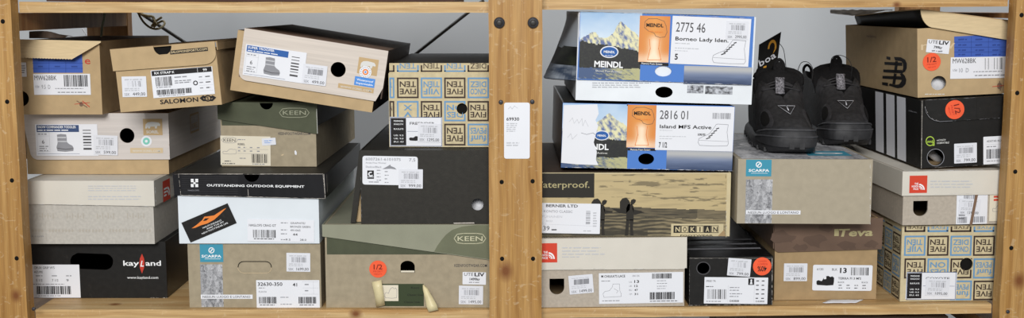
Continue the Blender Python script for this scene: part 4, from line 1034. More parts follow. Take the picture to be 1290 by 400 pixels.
for k in range(14): a_ = k * 2 * math.pi / 14; G2.rect(10.5 + 5.8 * math.cos(a_) - .5, 17.5 + 5.8 * math.sin(a_) - .5, 10.5 + 5.8 * math.cos(a_) + .5, 17.5 + 5.8 * math.sin(a_) + .5, 'ink_grey', 3)
G2.rect(-1.5, 24.5, 24, 35.5, 'ink_sky', 2); G2.text('Waterproof', 1, 29.4, 22, 29.4, 2.6, 'ink_white', lay=3, bold=.03); G2.text('Impermeable', 1, 33.6, 22, 33.6, 2.6, 'ink_white', lay=3, bold=.03)
G2.rect(-21, 36.5, 24, 42.5, 'ink_tan', 0); G2.text('WWW.SOREL.COM', -18, 41.3, 21, 41.3, 2.6, 'ink_pale', bold=.02)
mb.build('lid', b.e, bevel=.0006)
boot_label(b, 346.2, 80.2, 78, 39.5, -8.3, 'SUPER TROOPER', '6', -.003, 'ink_blue', 'b')
price(b, 396.5, 94, 31, 25.5, -7, '499,00', c=-.003, lift=.0012)

# ================================================================== RIGHT BAY
RT = math.degrees(TILT_R)
def dome(F, u, v, k, m_='ink_white'):
    F.disc(u, v, 13 * k, 14 * k, m_, 1, n=12, a0=0, a1=90, ring=.24); F.disc(u, v, 8.3 * k, 9 * k, m_, 1, n=12, a0=0, a1=90, ring=.3); F.disc(u, v, 4.2 * k, 5 * k, m_, 1, n=10, a0=0, a1=90)
def tnf_logo(F, u0, v0, k):
    F.rect(u0, v0, u0 + 22 * k, v0 + 22 * k, 'ink_tnf', 0)
    for i_, (t_, w_) in enumerate((('THE', 5), ('NORTH', 8.5), ('FACE', 6.5))): F.text(t_, u0 + (11 - w_) * k, v0 + (11.5 + i_ * 3.3) * k, u0 + 11 * k, v0 + (11.5 + i_ * 3.3) * k, 2.5 * k, 'ink_white', bold=.05)
    dome(F, u0 + 12 * k, v0 + 18 * k, .55 * k)
b = Shoebox('tnb', 'stone grey shoebox with white lid, on the lower board beside the middle post', (670, 387.3), 862, 300, roll=-RT, rest=SR(670) + .0008, depth=.33)
hk = b.hole(701.5, 360.5, 9.3, 10, 'cup')
mb = b.body('stone_body_dark', 'stone_body_dark', inner='kraft_brown', holes=[hk]); mb.build('carton', b.e, bevel=.0006)
a1 = b.q('F', -.003, 861, 338.5)
mb, c = b.lid([(-.003, a1[1] + .001), (b.W - .001, a1[1]), (b.W - .001 + .003, a1[1] + .003), (b.W - .001 + .0032, b.H), (-.003, b.H)], b.H - a1[1] - .001, 'stone_lid')
F = b.face(mb, 'F', c); tnf_logo(F, 678, 306, 1.09) ; F.small(708, 309.5, 763, 321.5, 3, 'ink_light', fill=.28); F.small(708, 321.5, 730, 324.5, 1, 'ink_light', fill=.3)
F.wear([(671, 337.5), (861, 338.5)], .3, 16, 'label_white')
mb.build('lid', b.e, bevel=.0006)
mb = MB(); S = b.sticker('product_label', 807.5, 362, 106, 39.5, 1, 'label_white', rad=.4)
S.text('M CHILKATS LACE', 3, 5.5, 33, 5.5, 3.2, 'ink_black', bold=.02); S.text('2006 USA', 42, 5, 51, 5, 2.3, 'ink_grey'); S.small(3, 9, 15, 11, 1)
icon(S, [(0, .72), (.1, .55), (.35, .5), (.5, .25), (.55, 0), (.9, 0), (.92, .5), (1, .75), (1, .95), (.05, 1)], 5, 14, 28, 31, 'ink_grey', 1, out=.35); S.line([(19, 20), (24, 23), (22, 26)], .35, 'ink_grey')
for i_, (t_, n_) in enumerate((('US', '13'), ('UK', '12'), ('EU', '47'), ('CM', '31'))): S.text(t_, 38, 12.8 + i_ * 5.2, 41.5, 12.8 + i_ * 5.2, 2.2, 'ink_grey'); S.text(n_, 44.5, 13 + i_ * 5.2, 44.5 + (6 if i_ == 0 else 4.4), 13 + i_ * 5.2, 3.6 if i_ == 0 else 2.6, 'ink_black', bold=.03)
S.bars(67, 1.5, 91.5, 8, mod=.4)
for v_ in (10, 13.5, 17, 20): S.small(73, v_, 86, v_ + 1.6, 1, 'ink_grey')
S.bars(64, 25.5, 95, 34.8, mod=.5); S.small(64, 36, 100, 38, 1, 'ink_dark_grey'); S.small(4, 34.5, 28, 36.5, 1); S.finish()
price(b, 732, 357.4, 30.5, 24, 5, '1499,00')

b = Shoebox('adk', 'small black shoebox with orange percentage sticker, on the board below the boots', (868, 386.3), 973, 323.5, roll=-RT, rest=SR(870) + .0012, depth=.33)
hk = b.hole(886, 337.3, 7.6, 7)
mb = b.body('black_card', 'black_flat', inner='black_flat', holes=[hk], top='black_gloss'); F = b.face(mb)
F.disc(886, 337.3, 8.9, 8.3, 'ink_dark_grey', 0, ring=.12)
F.wear([(868, 325), (973, 325)], .8, 34); F.wear([(972.4, 325), (972.4, 386)], .9, 26); F.wear([(868, 325), (868, 386)], .8, 22); F.wear([(868, 385.8), (972, 385.8)], .7, 26)
F.line([(868, 324.6), (973, 324.6)], .45, 'worn_edge', 1); F.line([(972.6, 325), (972.6, 352)], .5, 'worn_edge', 1)
f2 = b.face(mb, 'T', b.H - .0003)
for y_, w_ in ((.045, .0085), (.075, .0085), (.105, .0085)): f2.raw([(.004, y_), (b.W - .006, y_ + .002), (b.W - .006, y_ + w_ + .002), (.004, y_ + w_)], 'ink_grey', 0)
mb.build('carton', b.e, bevel=.0005)
S = b.sticker('product_label', 927, 365.3, 80, 34, -.5, 'label_white', rad=.3)
S.text('SPEED TR', 2, 6, 14, 6, 2.4, 'ink_dark_grey'); S.rect(55, 1.2, 62.5, 9.5, 'ink_black', 0); S.disc(58.8, 3.6, 1.2, 1.4, 'label_white', 1, 10); S.poly([(57, 8.5), (58, 4.8), (59.6, 4.8), (60.6, 8.5)], 'label_white', 1)
S.small(2, 11, 12, 13, 1, 'ink_dark_grey'); S.bars(4, 15.5, 28, 28, mod=.5); S.small(3, 30, 24, 32, 1); S.text('G43808', 32, 31.5, 44, 31.5, 2.6, 'ink_dark_grey', bold=.02)
S.line([(30, 10), (30, 32)], .25, 'ink_light'); S.line([(63, 1), (63, 32)], .25, 'ink_light')
for v_ in (12, 15.5, 20, 23.5): S.small(32, v_, 44 + (v_ * 7) % 9, v_ + 2, 1)
for i_ in range(5): S.small(65, 3 + i_ * 5.6, 69, 5.5 + i_ * 5.6, 1, 'ink_dark_grey'); S.small(72, 3 + i_ * 5.6, 76, 5.5 + i_ * 5.6, 1, 'ink_dark_grey')
S.text('G43808', 65, 31.6, 76, 31.6, 2.3, 'ink_dark_grey'); S.finish()
price(b, 931, 336, 29, 22.5, -4, '799,00', lift=.0012)
half(b, 959.8, 334.7, 11.6, 180, '40%', 'RABATT', lift=.0012)

b = Shoebox('tev', 'tan shoebox with a brown camouflage lid, on the lower board under the kraft boot box', (975, 377.6), 1103.5, 275.3, roll=-RT, rest=SR(973) + .0008, depth=.33)
mb = b.body('kraft_brown', 'kraft_brown', inner='kraft_brown'); mb.build('carton', b.e, bevel=.0006)
a0 = b.q('F', -.003, 975.5, 317.5); a1 = b.q('F', -.003, 1111.5, 313.5)
W0, b.W = b.W, b.q('F', -.003, 1111.5, 313.5)[0] - .003
mb, c = b.lid([(-.001, a0[1] + .003), (.004, a0[1]), (b.W + .002, a1[1]), (b.W + .003, b.H), (-.002, b.H)], b.H - a1[1] - .002, 'brown_lid')
F = b.face(mb, 'F', c); rn = random.Random(4)
for (cu, cv, r1) in ((988, 300, 13), (1028, 302, 12), (1066, 309, 9), (1040, 287, 8), (1098, 307, 7), (1008, 311, 8)):
    F.poly([(cu + r1 * 1.1 * math.cos(a) * (1 + .9 * N3(cu * .3, a * 1.3, 1)), cv + r1 * .6 * math.sin(a) * (1 + .9 * N3(cu * .3, a * 1.3, 5))) for a in (k * .42 for k in range(15))], 'camo_brown', 0)
F.text('Teva', 1054, 297.3, 1099, 296.3, 9.5, 'ink_khaki', bold=.075, shear=.25); F.rect(1051, 288, 1056.5, 296.8, 'ink_khaki', 1)
mb.build('lid', b.e, bevel=.0006); b.W = W0
S = b.sticker('product_label', 1061, 349.3, 75, 33, -.5, 'label_white', rad=2)
S.text('6120', 5, 6.8, 13, 6.8, 2.8, 'ink_dark_grey'); S.text('BLK', 24, 7.2, 30.5, 7.2, 3.2, 'ink_dark_grey'); S.text('13', 34, 10, 42.5, 10, 6.6, 'ink_black', bold=.05); S.bars(48, 3, 70, 13, mod=.5)
S.rect(48, 3, 70, 4.3, 'ink_red', 2) if False else None
icon(S, SHOE, 5, 14, 27, 26.5, 'ink_black', 1); S.poly([(14, 15.2), (17, 14.6), (17, 18), (14, 18.4)], 'label_white', 3)
S.text('TERRA FI 3 M\'S', 32, 18.5, 61, 18.5, 3, 'ink_dark_grey', bold=.02); S.text('BLACK', 32, 23, 40, 23, 2, 'ink_dark_grey'); S.text('BLACK', 62, 23, 70, 23, 2, 'ink_dark_grey')
for x in (33, 43, 53, 63): S.small(x, 25, x + 5, 27, 1, 'ink_dark_grey'); S.small(x, 28.5, x + 5, 30.5, 1, 'ink_dark_grey')
S.finish()
price(b, 1002, 342.3, 29.5, 22.8, 0, '899,00')

b = Shoebox('ftr', 'tan shoebox printed with black and blue square tiles, standing on the lower board', (1133.5, 379.3), 1281, 284, roll=-RT, rest=SR(1133) + .0008, depth=.33)
hk = b.hole(1217.5, 332.5, 8.2, 8.2)
mb = b.body('tile_base', 'tile_base', inner='black_flat', holes=[hk], top='tile_base'); F = b.face(mb); F.cut = (*b.q('F', 0, 1217.5, 332.5), .0094)
cols_ = [(1139.5, 1165.5), (1168.5, 1194.5), (1197.5, 1223.5), (1226.5, 1252.5), (1255.5, 1279)]
rows_ = [(282, 291.5, None), (296.5, 321.5, ['vt:b', 'ft', 'cd:b', 'ft', 'vt:b']), (325, 350, ['ft', 'dn:b', 'ft', 'fp:b', 'ft']), (353, 377.5, [None, None, 'fp:b', 'ft', 'vt:b'])]
for (v0, v1, ks) in rows_:
    for i_, (c_, k_) in enumerate(zip(cols_, ks or ['ft', 'xy:b', 'ft', 'xy:b', 'ft'])):
        if ks is None:
            m_ = 'ink_tile_blue' if i_ % 2 else 'ink_tile_black'; F.rect(c_[0], 289.7, c_[1], 291.7, m_); F.rect(c_[0], 285, c_[0] + 2, 291, m_); F.rect(c_[1] - 2, 285, c_[1], 291, m_); F.text('FIVE', c_[1] - 4, 284.6, c_[0] + 4, 284.6, 3.4, m_, flip=True)
        elif k_: tile(F, c_[0], v0, c_[1], v1, k_.split(':')[0], ':' in k_)
f2 = b.face(mb, 'L', 0)
k_ = .00113 * 1.0
for (v0, v1, ks) in rows_:
    for i_ in range(9):
        if (i_ + 1) * 29 * k_ > b.D: break
        zt_, zb_ = b.q('F', 0, 1135, v0)[1], b.q('F', 0, 1135, v1)[1]
        g = Face(mb, f2.fn, lambda x, y, i_=i_, zt_=zt_, zb_=zb_, v0=v0, v1=v1: (-(i_ + 1) * 29 * k_ + x * k_, zt_ + (zb_ - zt_) * y / (v1 - v0)), .0003)
        bl = (i_ + (1 if v0 in (296.5, 353) else 0)) % 2 == 0
        if ks is None: 
            g.rect(0, 7.7, 26, 9.7, 'ink_tile_blue' if bl else 'ink_tile_black'); continue
        tile(g, 0, 0, 26, v1 - v0, ('vt', 'cd', 'dn')[i_ % 3] if bl else 'ft', bl)
F.wear([(1134, 286), (1279, 286)], .4, 20); F.wear([(1134, 286), (1134, 379)], .4, 20)
mb.build('carton', b.e, bevel=.0005)
mb = MB(); q_ = b.q('F', .006, 1217, 332); mb.slab(b.fn('F', .006), [(q_[0] - .02, q_[1] - .02), (q_[0] + .02, q_[1] - .02), (q_[0] + .02, q_[1] + .02), (q_[0] - .02, q_[1] + .02)], .001, 'hole_dark'); mb.build('hole_shade_panel', b.e)  # black sheet added behind the hole to stand for the carton's inner shade
S, k = ft_label(b, 1172.8, 359.5, 63.5, 35, -.6, 'COYOTE'); S.finish()
price(b, 1180.5, 361, 30, 22, -2, '1095,00', lift=.0012)

b = Shoebox('nok', 'sepia shoebox printed with two hikers in a landscape, under the lower mountain-print box', (668, 298.6), 919, 217.3, rest=below('tnb') + .0026, depth=.33)
AA, BB, CC, DD = lin('#bfac80'), lin('#8f8163'), lin('#3a352c'), lin('#a49573')
def nok_pic(x, z):
    z += .0
    q_ = fbm(x * 5, z * 22, 3.3, 4); sky = lerpc(AA, BB, .3 * (q_ > .0) * q_ * 2)
    if z > .47:
        cl = .8 * fbm(x * 9 + 2, z * 20, 8.1, 4) + .40 * math.exp(-((z - .86) / .06) ** 2) * (x > .5) * (x < .9) + .34 * math.exp(-((z - .60) / .035) ** 2) * (x > .62) + .22 * math.exp(-((z - .69) / .05) ** 2) * (x > .4) * (x < .6) - .32
        return lerpc(sky, CC, min(.62, max(0, cl) * 4))
    h = .46 - .10 * max(0, x - .55) + .015 * fbm(x * 12, 1)
    if z > h: return sky
    if z > h - (.05 if x < .5 else .15): return lerpc(lin('#3d382d'), BB, .2 + .4 * fbm(x * 9, z * 50, 2) + (.3 if x > .85 else 0))
    return lerpc(lin('#3b362a'), lerpc(AA, DD, .75), .42 + .3 * fbm(x * 14, z * 30, 5) - .25 + .5 * (x > .6) * min(1, (x - .6) * 3) + .5 * math.sin(z * 110 + 5 * fbm(x * 4, z * 3)) * .5 - (.35 if z < .09 and x < .6 else 0))
mb = b.body('khaki_print', 'khaki_print', inner='kraft_brown', top='dark_brown_card'); F = b.face(mb)
F.pic(668.5, 218.5, 914, 298.2, 190, 90, nok_pic, 0)
F.rect(668.5, 218, 748.5, 248.5, 'ink_charcoal', 1)
F.text('Waterproof.', 668.8, 236, 742.5, 236, 8.2, 'ink_khaki', lay=2, bold=.012)
def hiker(u, v, k, flip=1):
    def pp(*q_): return [(u + flip * x * k, v + y * k) for x, y in q_]
    F.poly(pp((-9, 4), (-6, 0), (-1, -1), (2, 2), (4, 6), (3, 14), (-1, 18), (-6, 16), (-9, 12)), 'ink_charcoal', 2)     # rucksack
    F.poly(pp((4, 5), (5, 2), (8, .5), (11, 2), (10, 5), (8, 7), (5, 8)), 'ink_charcoal', 2)                                # head with cap
    F.poly(pp((1, 7), (6, 7), (8, 10), (8, 24), (7.5, 27), (-1, 27), (-1, 12)), 'ink_charcoal', 2)
    F.poly(pp((6, 10), (9, 14), (18, 15.5), (18, 17), (8, 18)), 'ink_charcoal', 2)
    F.poly(pp((-1, 26), (3, 27), (2, 36), (1, 46), (-3, 46), (-2, 36)), 'ink_charcoal', 2); F.poly(pp((3, 26), (8, 26), (7, 36), (8, 46), (4, 46), (3.5, 36)), 'ink_charcoal', 2)
hiker(790, 249.5, 1.02); hiker(754, 250.5, .98)
F.poly([(770, 262), (800, 264), (812, 267), (800, 270), (780, 268)], 'ink_charcoal', 1)
F.rect(845.5, 281.5, 911, 297.8, 'khaki_print', 1); F.poly([(904, 297.8), (912, 289), (914, 297.8)], 'kraft_brown', 2)
for i_, ch in enumerate('NOKIAN'):
    u_ = 848.5 + i_ * 9.5; dk = i_ % 2 == 0 if i_ != 0 else True
    dk = i_ in (0, 2, 4); F.rect(u_, 283.5, u_ + 9, 292.8, 'ink_charcoal', 2)
    if not dk: F.rect(u_ + .7, 284.2, u_ + 8.3, 292.1, 'khaki_print', 3)
    F.text(ch, u_ + (3.9 if ch == 'I' else 2.2), 291.2, u_ + (5.3 if ch == 'I' else 6.8 + (1 if ch in 'NK' else 0)), 291.2, 6.2, 'khaki_print' if dk else 'ink_charcoal', lay=4, bold=.04)
F.text('FOOTWEAR', 857, 297, 898, 297, 2.2, 'ink_charcoal', lay=3, bold=.03)
F.wear([(914, 219), (914.5, 298)], .9, 22, 'khaki_print'); F.wear([(914.6, 250), (914.6, 296)], .7, 14, 'label_white'); F.wear([(750, 218.4), (914, 218.9)], .4, 10)
mb.build('carton', b.e, bevel=.0006)
S = b.sticker('product_label', 712, 274.5, 88, 38.5, -1, 'label_white', rad=1)
S.text('BERNER LTD', 19.5, 5, 59.5, 5, 3.6, 'ink_dark_grey', bold=.04); S.text('KONTIO CLASSIC', 17, 12, 53, 12, 3.2, 'ink_grey'); S.text('PUNAINEN', 15, 18.5, 40, 18.5, 2.8, 'ink_light'); S.text('RED', 20, 24, 28, 24, 2.4, 'ink_light')
S.line([(16, 27), (80, 28.5)], .25, 'ink_light'); S.text('39', 16.5, 35, 24.5, 35, 6, 'ink_dark_grey'); S.small(27, 32.5, 35, 35.5, 1, 'ink_dark_grey')
for i_ in range(9): S.rect(70, 9.5 + i_ * 2, 75.5, 9.5 + i_ * 2 + S.rnd.choice((.6, 1, 1.3)), 'ink_grey')
S.small(79, 10, 84, 30, 6, 'ink_light'); S.small(67, 33.5, 80, 36, 1, 'ink_light'); S.finish()

# ---- mountain-print boxes
def orange_panel(F, u0, v0, u1, v1, vb, slope=0.0):
    OA, OB, OC = lin('#e59a48'), lin('#d67f38'), lin('#fbe6c8')
    def f(x, z):
        d = math.exp(-((x - .5) / .17) ** 2) * (z < .62) ; s_ = lerpc(lerpc(OA, OB, abs(x - .5) * 1.6), OC, .9 * d * min(1, (.62 - z) * 6) + .55 * math.exp(-((z - .05) / .12) ** 2))
        return s_
    F.pic(u0, v0, u1, v1, 24, 36, f, 1)
    uu = (u0 + u1) / 2; h = v1 - v0
    F.line([(u0 + (u1 - u0) * x, v0 + h * y + slope * (u1 - u0) * x) for x, y in ((.18, .12), (.3, .06), (.6, .05), (.85, .1), (.92, .2), (.95, .33), (.88, .43), (.7, .45), (.55, .42), (.5, .36), (.3, .32), (.16, .25), (.18, .12))], .6, 'ink_brown', 2)
    F.text('MEINDL', u0 + (u1 - u0) * .22, v0 + h * .235, u0 + (u1 - u0) * .82, v0 + h * .235 + slope * 20, 4.6, 'ink_black', lay=3, bold=.06)
    F.text('MFS system', u0 + (u1 - u0) * .3, v0 + h * .35, u0 + (u1 - u0) * .8, v0 + h * .35 + slope * 20, 1.8, 'ink_orange', lay=3)
    F.line([(uu - 6, v0 + h * .5), (uu - 5, v0 + h * .7), (uu - 8.5, v0 + h * .94), (uu + 8.5, v0 + h * .94), (uu + 5.5, v0 + h * .7), (uu + 7, v0 + h * .5)], .7, 'ink_orange', 2)
def meindl_front(F, x0, x1, v0, v1, seed, uo0, uo1, slope, vpan, labelu, hole, torn=None):
    sl = slope
    F.pic(x0, v0, uo0, v1, 110, 80, mountain_pic(seed), 0)
b = Shoebox('mel', 'mountain-print shoebox with torn white paper stuck on it, above the hiker-print box', (706.8, 210.6), (922, 215.4), 129.3, rest=below('nok') + .0058, roll=1.25, yaw=0, depth=.33)
hk = b.hole(814, 200, 10, 7)
mb = b.body('ink_meindl_blue', 'black_gloss', inner='black_flat', holes=[hk], top='charcoal_card'); F = b.face(mb)
X0_, X1_ = 0, b.W
def slabpic(F, ua, ub, va, vb, nx, nz, fn_, lay): F.pic(ua, va, ub, vb, nx, nz, fn_, lay)
slabpic(F, 707.5, 789.8, 129.6, 212.5, 100, 84, mountain_pic(3.7), 0)
slabpic(F, 840, 922.6, 189, 215, 70, 26, haze_pic(2.0), 0)
F.rect(789.8, 130.5, 922.5, 136, 'ink_meindl_blue', 0)
orange_panel(F, 790.8, 131.6, 826, 186, 189, .023)
F.rect(790.8, 186, 826, 189.8, 'ink_black', 2); F.text('Memory Foam System', 794, 189, 819, 189.3, 2.2, 'ink_white', lay=3, bold=.02)
F.disc(758, 170.3, 9.5, 6.2, 'label_white', 1, n=24); F.disc(758, 170.3, 8.4, 5.2, 'ink_blue', 2, n=24); F.text('MEINDL', 752.5, 171.4, 763.5, 171.8, 2.4, 'ink_white', lay=3, bold=.05)
F.text('MEINDL', 730, 187.6, 766.5, 188.4, 7.4, 'ink_white', lay=2, bold=.09); F.text('Shoes For Actives', 733, 193, 765, 193.6, 2.4, 'ink_pale', lay=2, bold=.02)
F.wear([(708, 130), (922, 134)], .5, 34); F.wear([(707, 211), (922, 215)], .7, 40, 'label_white'); F.wear([(707.5, 130), (707.5, 211)], .6, 14)
mb.build('carton', b.e, bevel=.0006)
S = b.sticker('product_label', 875, 161.5, 98, 56.5, -1.2, 'label_white', rad=.3)
S.text('2816 01', 4.5, 17, 40, 17, 11.5, 'ink_dark_grey'); S.bars(71, 8, 94, 15.5, 'ink_grey', mod=.45)
S.text('Island MFS Active', 5, 28.6, 70, 28.6, 4.6, 'ink_black', bold=.03); S.small(5, 30.5, 26, 32, 1, 'ink_light'); S.small(5, 38, 40, 39.6, 1, 'ink_light'); S.small(5, 41, 24, 42.6, 1, 'ink_light')
S.text('7 1/2', 4.5, 53, 15, 53, 6.8, 'ink_black', bold=.04); S.text('GORE-TEX', 53, 37, 63, 37, 2.6, 'ink_black', bold=.06)
HB = [(0, .85), (.02, .68), (.15, .58), (.35, .45), (.48, .2), (.56, .02), (.62, 0), (.95, .02), (.92, .35), (.96, .7), (.98, .88), (.94, .98), (.5, 1), (.05, .98)]
icon(S, HB, 54, 22, 93, 50, 'ink_grey', 1, out=.45); S.line([(55, 43), (92, 44)], .35, 'ink_grey')
for k in range(5): S.line([(64 + k * 3, 41 - k * 3.2), (69 + k * 2.6, 39 - k * 3)], 1.1, 'ink_black', 2)
S.finish()
S = b.sticker('torn_paper', 731, 170, 48, 78, 0, 'label_white', rad=.3, cut=[(3, 1), (45, 0), (47, 12), (43, 20), (46.5, 27), (44, 36), (41, 48), (45, 60), (44, 70), (47, 77), (20, 76), (0, 74)])
S.line([(10, 22), (14, 17), (16, 24), (20, 19), (22, 24), (26, 18), (27, 27), (30, 20), (34, 28)], .45, 'ink_light'); S.line([(8, 42), (12, 37), (14, 44), (20, 38)], .5, 'ink_light'); S.line([(25, 36), (32, 38), (40, 36), (44, 39)], .6, 'ink_grey'); S.finish()

# ---- upper mountain-print box
b = Shoebox('meu', 'mountain-print shoebox with a flared side flap, topmost beside the middle post', (725, 125.8), (946.5, 133.6), 15.5, Y=.015, roll=1.5, yaw=0, depth=.32)
hk = b.hole(836.5, 116, 11, 7)
mb = b.body('white_card', 'white_card', inner='black_flat', holes=[hk]); F = b.face(mb)
F.small(746, 103, 822, 111, 3, 'ink_grey', fill=.3)
BW0, BW1 = lin('#2a2b30'), lin('#c8ccd4')
F.pic(866, 107, 886, 117.5, 20, 12, lambda x, z: lerpc(BW0, BW1, .5 + .8 * fbm(x * 5, z * 4, 4)), 0); F.pic(888.5, 108, 922.5, 119, 30, 12, lambda x, z: lerpc(BW0, BW1, .5 + .9 * fbm(x * 6, z * 3, 7)), 0)
mb.build('carton', b.e, bevel=.0005)
Q = lambda u, v: b.q('F', -.003, u, v)
pTL, pTR, pBR, pBL = Q(731, 13.5), Q(949, 22.5), Q(947, 107.5), Q(726, 98.3)
b.H = (pTL[1] + pTR[1]) / 2; zb = (pBL[1] + pBR[1]) / 2; xl, xr = (pTL[0] + pBL[0]) / 2, (pTR[0] + pBR[0]) / 2
mb = MB(); D = b.D; c = -.003
mb.slab(b.fn('F', c), [(xl, zb), (xr, zb), (xr, b.H), (xl, b.H)], .0016, 'ink_meindl_blue', [b.hole(835.5, 89.5, 10.5, 6.8, c=c)])
mb.slab(b.fn('R', xr), [(-.0014, zb), (D + .003, zb), (D + .003, b.H), (-.0014, b.H)], .0016, 'pale_blue_card')
mb.box(xl, xr, -.0014, D + .003, b.H - .0016, b.H - .0002, 'pale_blue_card')
F = b.face(mb, 'F', c)
F.pic(731.5, 14.5, 805.8, 101, 100, 90, mountain_pic(5.2), 0)
F.rect(728.3, 99, 730, 100, 'ink_meindl_blue', 0)
F.pic(862, 82.5, 946.6, 107, 70, 26, haze_pic(5.0), 0)
F.rect(942, 24, 948.5, 66, 'ink_pale', 0) if False else None
orange_panel(F, 806.2, 19.6, 842, 78.8, 82, .04)
F.poly([(805.4, 77.6), (842, 79.4), (841.9, 83), (805.2, 80.9)], 'ink_black', 2); F.text('Memory Foam System', 808, 80.6, 834, 81.8, 2.3, 'ink_white', lay=3, bold=.02)
F.disc(767.5, 65.3, 11.6, 7.6, 'label_white', 1, n=28); F.disc(767.5, 65.3, 10.2, 6.2, 'ink_blue', 2, n=28); F.text('MEINDL', 760.5, 66.4, 774.5, 67, 3.0, 'ink_white', lay=3, bold=.05); F.small(762, 69, 773, 70.5, 1, 'ink_white', lay=3)
F.text('MEINDL', 748.5, 83.8, 784.5, 85.3, 7.6, 'ink_white', lay=2, bold=.09); F.text('Shoes For Actives', 750, 90, 783, 91.4, 2.4, 'ink_pale', lay=2, bold=.02)
F.wear([(731, 14.2), (949, 23)], .5, 30); F.wear([(726, 98), (947, 107)], .5, 24, 'label_white'); F.line([(730.6, 15), (726.6, 98)], .7, 'label_white', 1)
# flared left skirt, hinged along the top edge
skb = [b.Mi @ v_ for v_ in ()]
mb.build('lid', b.e, bevel=.0006)
mb = MB(); rows = []; cols = []
K0, K1, K2, K3 = lin('#c9d0d8'), lin('#a3acb7'), lin('#17181a'), lin('#39465a')
NR, NC = 50, 60
Ym = b.M.translation.y
for j in range(NR + 1):
    s_ = j / NR; rows.append([])
    for i in range(NC + 1):
        t = i / NC
        Yd = Ym - .0045 + .30 * t
        # hinge line at the top; the free edge swings out, with a soft fold near the front
        h = b.M @ Vector((xl - .0005, -.0045 + .30 * t, b.H - .001))
        drop = .094 * s_; out = .043 * s_ ** 1.15 * math.sin(math.pi * min(1, .5 * t / .22) if t < .22 else math.pi * (.5 + .28 * (t - .22) / .78)) + .003 * math.sin(s_ * 5 + t * 11) * s_ * min(1, t * 8)
        rows[-1].append(h + Vector((-out, .006 * s_ * (1 - t), -drop)))
for j in range(NR):
    for i in range(NC):
        x, z = i / NC, 1 - j / NR
        rid = .50 + .06 * fbm(x * 4, 2.2)
        if z > rid: c_ = lerpc(K1, K0, (z - .5) * 2)
        elif z > .22: c_ = lerpc(K2, lin('#3a4030'), .2 + .5 * fbm(x * 14, z * 14, 3))
        else: c_ = lerpc(K3, K1, .3 + .8 * fbm(x * 10, z * 10, 1))
        cols.append(c_)
rows = [[b.Mi @ p_ for p_ in r_] for r_ in rows]
mb.grid(rows, 'printed_picture', cols=cols)
nr_ = len(rows)
mb.grid([[Vector(p_) + Vector((.0014, .0004, 0)) for p_ in r_] for r_ in rows][::-1], 'pale_blue_card')
mb.tube([rows[j][0] + Vector((.0006, 0, 0)) for j in range(NR + 1)], .0007, 'label_white', 5); mb.tube([rows[NR][i] + Vector((.0006, 0, 0)) for i in range(NC + 1)], .0006, 'black_flat', 5)
mb.build('side_flap', b.e)
S = b.sticker('product_label', 895, 52, 99, 60, -2.4, 'label_white', c=-.003, rad=.3)
S.text('2775 46', 5, 19.5, 42, 19.5, 12.5, 'ink_dark_grey'); S.text('Borneo Lady Iden.', 5, 30.4, 72, 30.4, 4.8, 'ink_black', bold=.03); S.small(5, 33, 25, 35, 1, 'ink_light'); S.small(5, 39, 45, 41, 1, 'ink_light'); S.small(5, 42.5, 25, 44, 1, 'ink_light')
S.text('5', 5.5, 54.5, 9.5, 54.5, 7.5, 'ink_black', bold=.05)
icon(S, HB, 53, 27, 96, 57, 'ink_grey', 1, out=.45); S.line([(54, 50), (95, 51)], .35, 'ink_grey')
for k in range(6): S.line([(64 + k * 3, 46 - k * 3.0), (69 + k * 2.6, 44 - k * 2.8)], 1.2, 'ink_black', 2)
S.finish()
price(b, 928.5, 38, 28, 23, -2, '2995,00', c=-.003, lift=.0012)

# ---- kraft box carrying the boots
b = Shoebox('scar', 'plain kraft boot shoebox with a blue logo, carrying the pair of black shoes', (928, 283), 1096.5, 200, rest=below('tev') + .0016, roll=0, yaw=-1.5, depth=.30, minY=-.012)
SC = b
mb = b.body('kraft_grey', 'kraft_grey', inner='kraft_grey', top='kraft_grey'); F = b.face(mb)
F.rect(940, 200.8, 971.5, 221.8, 'ink_teal', 0)
F.disc(955.8, 207, 3.8, 3.8, 'ink_white', 1, ring=.3, n=18); F.line([(954, 209), (957.6, 205)], 1.3, 'ink_white', 1); F.text('SCARPA', 943, 216, 969, 216, 3.4, 'ink_white', bold=.05); F.rect(946, 217.6, 967, 218.1, 'ink_white', 1)
F.pic(939.8, 225.5, 971.8, 282.5, 46, 80, rock_pic(2.0), 0)
F.rect(939.8, 264.3, 1008.3, 269.6, 'label_white', 1); F.text('NESSUN LUOGO E LONTANO', 942, 268.6, 1006, 268.6, 3.1, 'ink_dark_grey', lay=2, bold=.01)
F.wear([(929, 200.4), (1096, 200.8)], .4, 26); F.wear([(1096, 202), (1096, 283)], .6, 20, 'label_white'); F.wear([(928.4, 202), (928.4, 283)], .5, 12)
f2 = b.face(mb, 'T', b.H - .0003)
a_, b_ = .004, b.W - .004
V = []; nx, ny = 70, 90
rp_ = rock_pic(6.0, ('#77787e', '#f0f0f3'))
g = Face(mb, f2.fn, lambda u, v: (u, v), .0003); g.pic(.006, .004, b.W - .004, .292, 60, 90, rp_, 0)
g.raw([(.105, .035), (b.W - .018, .035), (b.W - .016, .085), (.108, .080)], 'ink_teal', 1); g.disc(.139, .058, .020, .008, 'ink_white', 2, ring=.5)
mb.build('carton', b.e, bevel=.0006)

